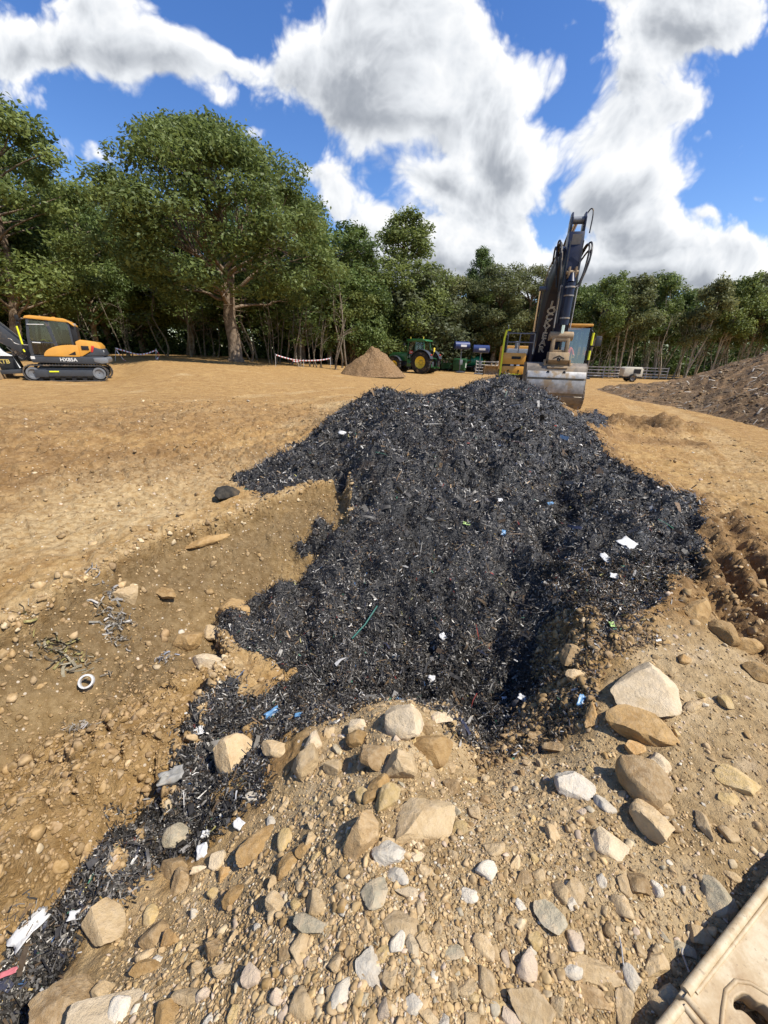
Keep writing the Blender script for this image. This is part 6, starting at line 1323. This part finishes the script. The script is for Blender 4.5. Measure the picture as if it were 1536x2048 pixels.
def mulch_mat():
    m, t, b = mat_base('mulch', .92, .1); f = noise(t, 12, 7, .7); c = mixc(t, smooth(t, f, .32, .68), (.105, .062, .030), (.33, .215, .115)); c = mixc(t, smooth(t, noise(t, 1.2, 4), .4, .7, 0, .5), c, (.24, .145, .065)); t.links.new(c, b.inputs['Base Color']); bump(t, b, f, .9, .08); return m
M_MULCH = mulch_mat(); mound(746, 752, 2.3, 1.85, 'mulch_mound', M_MULCH, 'brown mound of chipped wood mulch left of the green tractor', 'mulch mound')
# loose sticks, stones and scraps on the spoil heap
def sticks(cnt, sel, lo, hi, cols, seed):
    r = np.random.default_rng(seed); ids_ = r.choice(np.nonzero(sel)[0], cnt); p = CO[ids_]; n = NRM[ids_]; a, b = frames(n); ph = r.uniform(0, 6.28, cnt)[:, None]; t = a * np.cos(ph) + b * np.sin(ph) + n * r.normal(.05, .25, (cnt, 1)); L = r.uniform(lo, hi, cnt)[:, None]; s = np.cross(t, n); w = L * r.uniform(.04, .22, (cnt, 1)); c = p + n * .03
    V = np.stack([c - t * L / 2 - s * w / 2, c - t * L / 2 + s * w / 2, c + t * L / 2 + s * w / 2, c + t * L / 2 - s * w / 2, c - t * L * .4 + n * w * .5, c + t * L * .4 + n * w * .5], 1).reshape(-1, 3); base = np.arange(cnt)[:, None] * 6
    T = np.concatenate([base + np.array(q) for q in ((0, 4, 1), (2, 5, 3))]); Q = np.concatenate([base + np.array(q) for q in ((0, 3, 5, 4), (1, 4, 5, 2))]); col = np.array(cols)[r.integers(0, len(cols), cnt)] * r.uniform(.6, 1.2, (cnt, 1)); return V, Q, T, np.repeat(np.clip(col, 0, .85), 6, 0)
ssel = MK['spoil'].ravel() & (RAD < 30) & (CO[:, 1] > 5)
v, q, t_, c = sticks(1900, ssel, .06, .34, [(.30, .21, .12), (.12, .08, .045), (.20, .13, .07), (.07, .05, .035), (.45, .40, .32), (.24, .17, .10)], 17)
rv = scatter(5200, ssel, .02, .11, 1, 8, 2.8, .3, cw=[4, 1, 10, 1.2, 1, 2, .8, 40, 10], seed=21)
me = np_mesh('spoil_debris', np.concatenate([v, rv[0]]), q, np.concatenate([t_, rv[1] + len(v)]), {'Col': np.concatenate([c, rv[2] * .62])}); tag(link('spoil_debris', me, M_GRAVEL), 'sticks, roots and rubble strewn over the dark spoil heap', 'debris', None, 'stuff')

# ---- barrier tape
def tape_mat():
    m, t, b = mat_base('barrier_tape', .45, .4); w = N(t, 'ShaderNodeTexWave'); w.inputs['Scale'].default_value = 1.5; w.bands_direction = 'X'; t.links.new(N(t, 'ShaderNodeTexCoord').outputs['Object'], w.inputs['Vector'])
    t.links.new(mixc(t, smooth(t, w.outputs['Fac'], .72, .78), (.78, .76, .75), (.60, .10, .09)), b.inputs['Base Color']); return m
M_TAPE = tape_mat()
def ribbon(pts, w, name='tape', parent=None, twist=.8):
    p = np.array(pts, float)
    for _ in range(3):
        q = [p[0]]
        for a, b in zip(p[:-1], p[1:]): q += [a * .75 + b * .25, a * .25 + b * .75]
        p = np.array(q + [p[-1]])
    v = []; n = len(p)
    for i, c in enumerate(p): a = .35 * math.sin(i * twist * .3); d = np.array([0, math.sin(a), math.cos(a)]) * w / 2; v += [c - d + [0, .006, 0], c + d + [0, .006, 0], c + d - [0, .006, 0], c - d - [0, .006, 0]]
    f = []
    for i in range(n - 1):
        for k in range(4): f.append((i * 4 + k, i * 4 + (k + 1) % 4, i * 4 + 4 + (k + 1) % 4, i * 4 + 4 + k))
    return link(name, np_mesh(name, np.array(v), np.array(f), None, None, True), M_TAPE, parent)
def px_pts(lst, y): return [tuple(Dy(a, b, y)) for a, b in lst]
yt = 27.5
bt = empty('barrier_tape', (0, 0, 0)); tag(bt, 'sagging red and white tape strung between two stakes left of the oak', 'barrier tape')
ribbon(px_pts([(232, 697), (250, 702), (272, 709), (290, 709), (313, 700)], yt), .085, 'tape', bt); ribbon(px_pts([(232, 699), (238, 708), (246, 718), (256, 727)], yt), .085, 'tail', bt); ribbon(px_pts([(313, 701), (320, 712), (314, 718), (304, 727), (296, 728)], yt), .085, 'tail', bt)
for a, b_ in ((232, 697), (313, 699)): MB().cyl(Dy(a - 1, b_ - 2, yt), Dy(a - 2, 727, yt) - np.array([0, 0, .12]), .018, 8).build('stake', P_WOODR, bt)
bt = empty('barrier_tape', (0, 0, 0)); tag(bt, 'low slack red and white tape between the oak and the mulch mound', 'barrier tape')
ribbon(px_pts([(552, 710), (570, 716), (598, 722), (640, 721), (661, 717)], 30), .09, 'tape', bt); ribbon(px_pts([(600, 722), (592, 724), (585, 722)], 30), .08, 'tail', bt)
for a, b_ in ((551, 709), (607, 721), (661, 716)): MB().cyl(Dy(a, b_ - 2, 30), Dy(a, 731, 30) - np.array([0, 0, .15]), .02, 8).build('stake', P_WOODR, bt)

# ---- plastic ground mat under the photographer's feet
def mat_panel(outl, hole, name, lab, zt):
    w = [P(px, py, zt) for px, py in outl]; h = [P(px, py, zt) for px, py in hole] if hole else None; o = w[0]
    cu = bpy.data.curves.new('c', 'CURVE'); cu.dimensions = '2D'; cu.fill_mode = 'BOTH'; cu.extrude = .018; cu.bevel_depth = .004; cu.bevel_resolution = 2
    for pts, smoothp in ((w, False), (h, True)):
        if pts is None: continue
        sp = cu.splines.new('BEZIER' if smoothp else 'POLY'); sp.use_cyclic_u = True
        if smoothp:
            sp.bezier_points.add(len(pts) - 1)
            for b, p in zip(sp.bezier_points, pts): b.co = (p[0] - o[0], p[1] - o[1], 0); b.handle_left_type = b.handle_right_type = 'AUTO'
        else:
            sp.points.add(len(pts) - 1)
            for b, p in zip(sp.points, pts): b.co = (p[0] - o[0], p[1] - o[1], 0, 1)
    t = bpy.data.objects.new('t', cu); C.objects.link(t); dg = bpy.context.evaluated_depsgraph_get(); me = bpy.data.meshes.new_from_object(t.evaluated_get(dg)); bpy.data.objects.remove(t)
    r = empty(name, (o[0], o[1], zt - .022)); me.materials.clear(); link('panel', me, M_MAT, r); tag(r, lab, 'ground mat'); return r, w, h, o
def mat_mat():
    m, t, b = mat_base('mat_plastic', .6, .35); f = noise(t, 16, 7, .68); g = noise(t, 70, 4); c = mixc(t, smooth(t, f, .35, .62), (.52, .42, .27), (.41, .30, .165)); c = mixc(t, smooth(t, noise(t, 9, 6, .7), .50, .68, 0, .85), c, (.33, .22, .11)); c = mixc(t, smooth(t, g, .62, .72, 0, .6), c, (.20, .14, .08)); t.links.new(c, b.inputs['Base Color']); bump(t, b, g, .3, .004); return m
M_MAT = mat_mat()
ZM = .16
def rim(root, o, pts, r, name='rim', zz=.022):
    MB().tube([(p[0] - o[0], p[1] - o[1], zz) for p in pts], r, 10).build(name, M_MAT, root)
ra, wa, ha, oa = mat_panel([(1362, 1988), (1536, 1762), (1900, 1300), (2300, 2000), (1640, 2260)], [(1464, 2000), (1474, 1986), (1494, 1984), (1512, 1998), (1530, 2006), (1560, 2040), (1590, 2075), (1560, 2090), (1520, 2058), (1488, 2026), (1468, 2018)], 'ground_mat', 'dusty cream plastic ground mat with a hand slot in the bottom right corner', ZM)
rim(ra, oa, [P(1371, 1984, ZM), P(1540, 1766, ZM), P(1880, 1325, ZM)], .012); rim(ra, oa, [P(1392, 1986, ZM), P(1556, 1776, ZM)], .005); rim(ra, oa, [P(1370, 1992, ZM), P(1440, 2075, ZM)], .009)
rim(ra, oa, [P(*q, ZM) for q in [(1440, 2090), (1446, 2020), (1452, 1982), (1472, 1962), (1500, 1966), (1540, 1990), (1600, 2040)]], .005)
rb, wb, hb, ob = mat_panel([(1363, 2004), (1372, 2004), (1520, 2190), (1300, 2400), (1180, 2240)], None, 'ground_mat', 'corner of the second cream ground mat showing at the bottom edge', ZM)
rim(rb, ob, [P(1368, 2012, ZM), P(1490, 2170, ZM)], .008); rim(rb, ob, [P(1360, 2010, ZM), P(1180, 2235, ZM)], .011)

# ---- litter lying on the heap and around the pit
P_SHEET = make_mat('white_sheet', (.52, .51, .48), .55, .4, .15, 30, (.3, .26, .2), .22, bmp=.3); P_CYAN = make_mat('blue_plastic', (.10, .22, .36), .4, .45, .1, 20); P_TEAL = make_mat('teal_strip', (.03, .13, .10), .45, .4, .2, 12, (.1, .1, .08), .15); P_LIME = make_mat('lime_plastic', (.36, .50, .16), .4, .4, .1, 20); P_POLE = make_mat('dark_pole', (.06, .05, .04), .6, .3, .3, 9); P_RAG = make_mat('grey_rag', (.26, .25, .22), .85, .2, .3, 14, (.3, .2, .1), .2); P_PINK = make_mat('pink_plastic', (.45, .13, .14), .45, .4, .1, 20)
def hit(px, py, up=.02):
    g = ground_hit(px, py, base_z); return Vector((g[0], g[1], float(land_z(g[0], g[1])[0]) + up)), (g - EYE) @ FW
def scrap(px, py, w, h, ang, mat, lab, name='plastic_sheet', cat='litter', crumple=.25, up=.02, group=None):
    c, t = hit(px, py, up); n = 9; W_, H_ = w * t / F, h * t / F; vd = Vector(EYE.tolist()) - c; nrm = (Vector((0, 0, 1)) * .8 + vd.normalized() * .7).normalized(); rt = Vector(GR.tolist()); upv = nrm.cross(rt); a = math.radians(ang); X = rt * math.cos(a) + upv * math.sin(a); Y = nrm.cross(X); v = []; sd_ = random.uniform(0, 99)
    for i in range(n):
        for j in range(n):
            u, q = i / (n - 1) - .5, j / (n - 1) - .5; e = 1 + .09 * math.sin(5 * math.atan2(q, u + 1e-6) + sd_); z = crumple * min(W_, H_) * float(fbm(np.array([u * 3 + sd_]), np.array([q * 3]), 3, 5)[0]); v.append(tuple(X * (u * W_ * e) + Y * (q * H_ * e) + nrm * z))
    f = [(i * n + j, (i + 1) * n + j, (i + 1) * n + j + 1, i * n + j + 1) for i in range(n - 1) for j in range(n - 1)]; me = bpy.data.meshes.new(name); me.from_pydata(v, [], f); o = link(name, me, mat); o.location = c; md = o.modifiers.new('thick', 'SOLIDIFY'); md.thickness = max(.002, .02 * W_); me.polygons.foreach_set('use_smooth', [True] * len(f)); return tag(o, lab, cat, group)
scrap(1254, 1090, 30, 30, 30, P_SHEET, 'square white sheet lying on the right lobe of the heap', crumple=.10, up=.045); scrap(1212, 1131, 34, 13, -65, P_SHEET, 'oblong white piece below the square sheet on the heap', crumple=.06, up=.04)
scrap(1228, 1166, 22, 12, -20, P_SHEET, 'small white scrap under the oblong white piece', up=.04); scrap(998, 1020, 9, 9, 0, P_SHEET, 'round white scrap in the middle of the black heap', up=.03)
scrap(1097, 1028, 12, 7, 20, P_CYAN, 'little blue scrap in the dark gully of the heap', up=.03); scrap(1004, 1085, 8, 16, -20, P_CYAN, 'light blue sliver on the middle of the heap', up=.03); scrap(932, 1057, 14, 6, -15, P_LIME, 'small yellow green tag on the middle of the heap', up=.03)
scrap(690, 875, 26, 9, -10, P_SHEET, 'pale plastic strip on the left shoulder of the heap', up=.03); scrap(885, 1282, 12, 14, 30, P_SHEET, 'grey white scrap on the floor of the pit', up=.03); scrap(862, 1372, 14, 12, 0, P_SHEET, 'white scrap low on the pit floor', up=.03); scrap(1045, 1405, 20, 12, -40, P_SHEET, 'white scrap in the dark corner of the pit', up=.03)
scrap(1223, 1257, 12, 12, 0, P_LIME, 'bright lime green scrap on the brown lip of the heap', up=.02); scrap(1160, 1411, 12, 26, -35, P_CYAN, 'blue shiny strip beside the orange brown stone', up=.03); scrap(800, 1403, 18, 8, -15, P_CYAN, 'pale blue scrap behind the cream boulder', up=.02)
scrap(52, 1847, 34, 62, -25, P_SHEET, 'large white torn sheet at the lower end of the waste strip', crumple=.35, up=.03); scrap(157, 1835, 30, 16, 10, P_SHEET, 'white torn paper beside the large boulder on the strip', crumple=.3, up=.03); scrap(405, 1705, 20, 24, 20, P_SHEET, 'white paper scrap next to the pale oblong stone', crumple=.3); scrap(478, 1655, 20, 16, -30, P_SHEET, 'white scrap on the right edge of the waste strip', crumple=.3); scrap(412, 1670, 16, 12, 0, P_SHEET, 'small white scrap right of the grey capped boulder')
scrap(345, 1565, 46, 26, 20, P_RAG, 'grey cloth rag at the upper edge of the waste strip', 'rag', crumple=.5, up=.03); scrap(390, 1463, 30, 18, 20, P_SHEET, 'white bag end sticking out of the soil by the waste', crumple=.4, up=.02); scrap(435, 1478, 12, 6, 20, P_PINK, 'red scrap behind the flat topped boulder'); scrap(15, 1943, 30, 10, 20, P_PINK, 'pinkish red strip at the left edge of the waste strip', up=.03); scrap(545, 1430, 14, 30, -50, P_CYAN, 'twisted blue strip near the foot of the heap', up=.03); scrap(600, 1436, 20, 8, 15, P_CYAN, 'short blue strip right of the twisted one', up=.03)
scrap(1010, 1395, 10, 8, 0, P_SHEET, 'tiny white scrap left of the pit corner', up=.03)
def rod(pts, r, mat, name, lab, cat, up=.04):
    p = [hit(*q, up)[0] for q in pts]; o = p[0].copy(); ob = MB().tube([tuple(q - o) for q in p], r, 8).build(name, mat); ob.location = o; return tag(ob, lab, cat)
rod([(704, 1296), (730, 1262), (754, 1231)], .006, P_TEAL, 'plastic_strip', 'long teal green strip lying on the pit floor', 'litter', .05); rod([(1002, 1184), (1030, 1204), (1060, 1226)], .009, P_POLE, 'wooden_stick', 'thin dark stick lying across the shaded side of the pit', 'stick', .06); rod([(1012, 910), (1018, 935)], .012, P_POLE, 'wooden_stick', 'short dark stick on the upper slope of the heap', 'stick', .06)
rod([(1440, 2010 - 130), (1436, 1895), (1400, 1962)] if 0 else [(1362, 1902), (1360, 1912), (1374, 1952)], .0025, P_STEEL, 'bent_wire', 'bent bright wire beside the mat', 'wire', .02); rod([(985, 1935), (992, 1890), (998, 1850)] if 0 else [(1244, 1935), (1240, 1905), (1236, 1880)], .0018, P_STEEL, 'wire', 'thin pale fibre on the right gravel', 'wire', .015)
c, t = hit(170, 1337, .02); ri = bpy.data.objects.new('pipe_ring', None)
rg = MB().lathe([(-.012, .034), (-.012, .046), (.012, .046), (.012, .034), (-.012, .034)], (0, 0, 0), 'z', 28).build('pipe_ring', P_SHEET); rg.location = c + Vector((0, -.02, .05)); rg.rotation_euler = (.75, .3, 0); bpy.data.objects.remove(ri); tag(rg, 'white plastic pipe ring lying on the cut bank at the left', 'pipe ring')
# tangles of torn rags on the lip at the left
def tangle(px, py, w, n, lab, seed, cols=((.30, .25, .17), (.42, .38, .30), (.20, .15, .09), (.50, .47, .42))):
    c, t = hit(px, py, .0); r = np.random.default_rng(seed); s = w * t / F; V = []; Q = []; K = []; rt = GR; fd = np.array([-GR[1], GR[0], 0])
    for i in range(n):
        a = rt * r.normal(0, .28) * s + fd * r.normal(0, .16) * s; gz = land_z(c.x + a[0], c.y + a[1])[0] - c.z + .02; p0 = np.array([a[0], a[1], gz]); d = r.normal(0, 1, 3) * [1, 1, .55]; d /= np.linalg.norm(d); L = r.uniform(.10, .32) * s; sd_ = np.cross(d, r.normal(0, 1, 3)); sd_ /= np.linalg.norm(sd_); wd = L * r.uniform(.08, .22); cu_ = r.normal(0, .25, 3) * L; b0 = len(V)
        for u in (0, .33, .66, 1): q = p0 + d * L * (u - .5) + cu_ * u * (1 - u) * 2; V += [q - sd_ * wd / 2, q + sd_ * wd / 2]
        Q += [(b0 + k, b0 + k + 1, b0 + k + 3, b0 + k + 2) for k in (0, 2, 4)]; K += [np.array(cols[r.integers(len(cols))]) * r.uniform(.4, .95)] * 8
    o = link('rag_tangle', np_mesh('rag_tangle', np.array(V), np.array(Q), None, {'Col': np.array(K)}), M_GRAVEL); o.location = c; tag(o, lab, 'rag tangle')
tangle(110, 1268, 95, 150, 'tangle of muddy rags spilling over the lip of the bank at the left', 1, ((.30, .24, .15), (.36, .31, .20), (.19, .14, .08), (.42, .36, .12))); tangle(220, 1205, 70, 130, 'tangle of pale torn plastic on the lip above the muddy rags', 2); tangle(215, 1155, 50, 80, 'greyish torn scraps along the rim of the bank', 3, ((.35, .33, .30), (.50, .48, .46), (.25, .2, .14)))
tangle(225, 1245, 45, 60, 'small pale shreds caught on the cut face below the rim', 4); tangle(150, 1425, 55, 70, 'pale scraps and roots in the gully of the cut bank', 5, ((.40, .36, .30), (.26, .2, .12), (.55, .5, .45))); tangle(325, 1288, 40, 60, 'bluish scraps at the foot of the cut bank', 6, ((.3, .34, .42), (.25, .2, .13), (.45, .43, .4)))
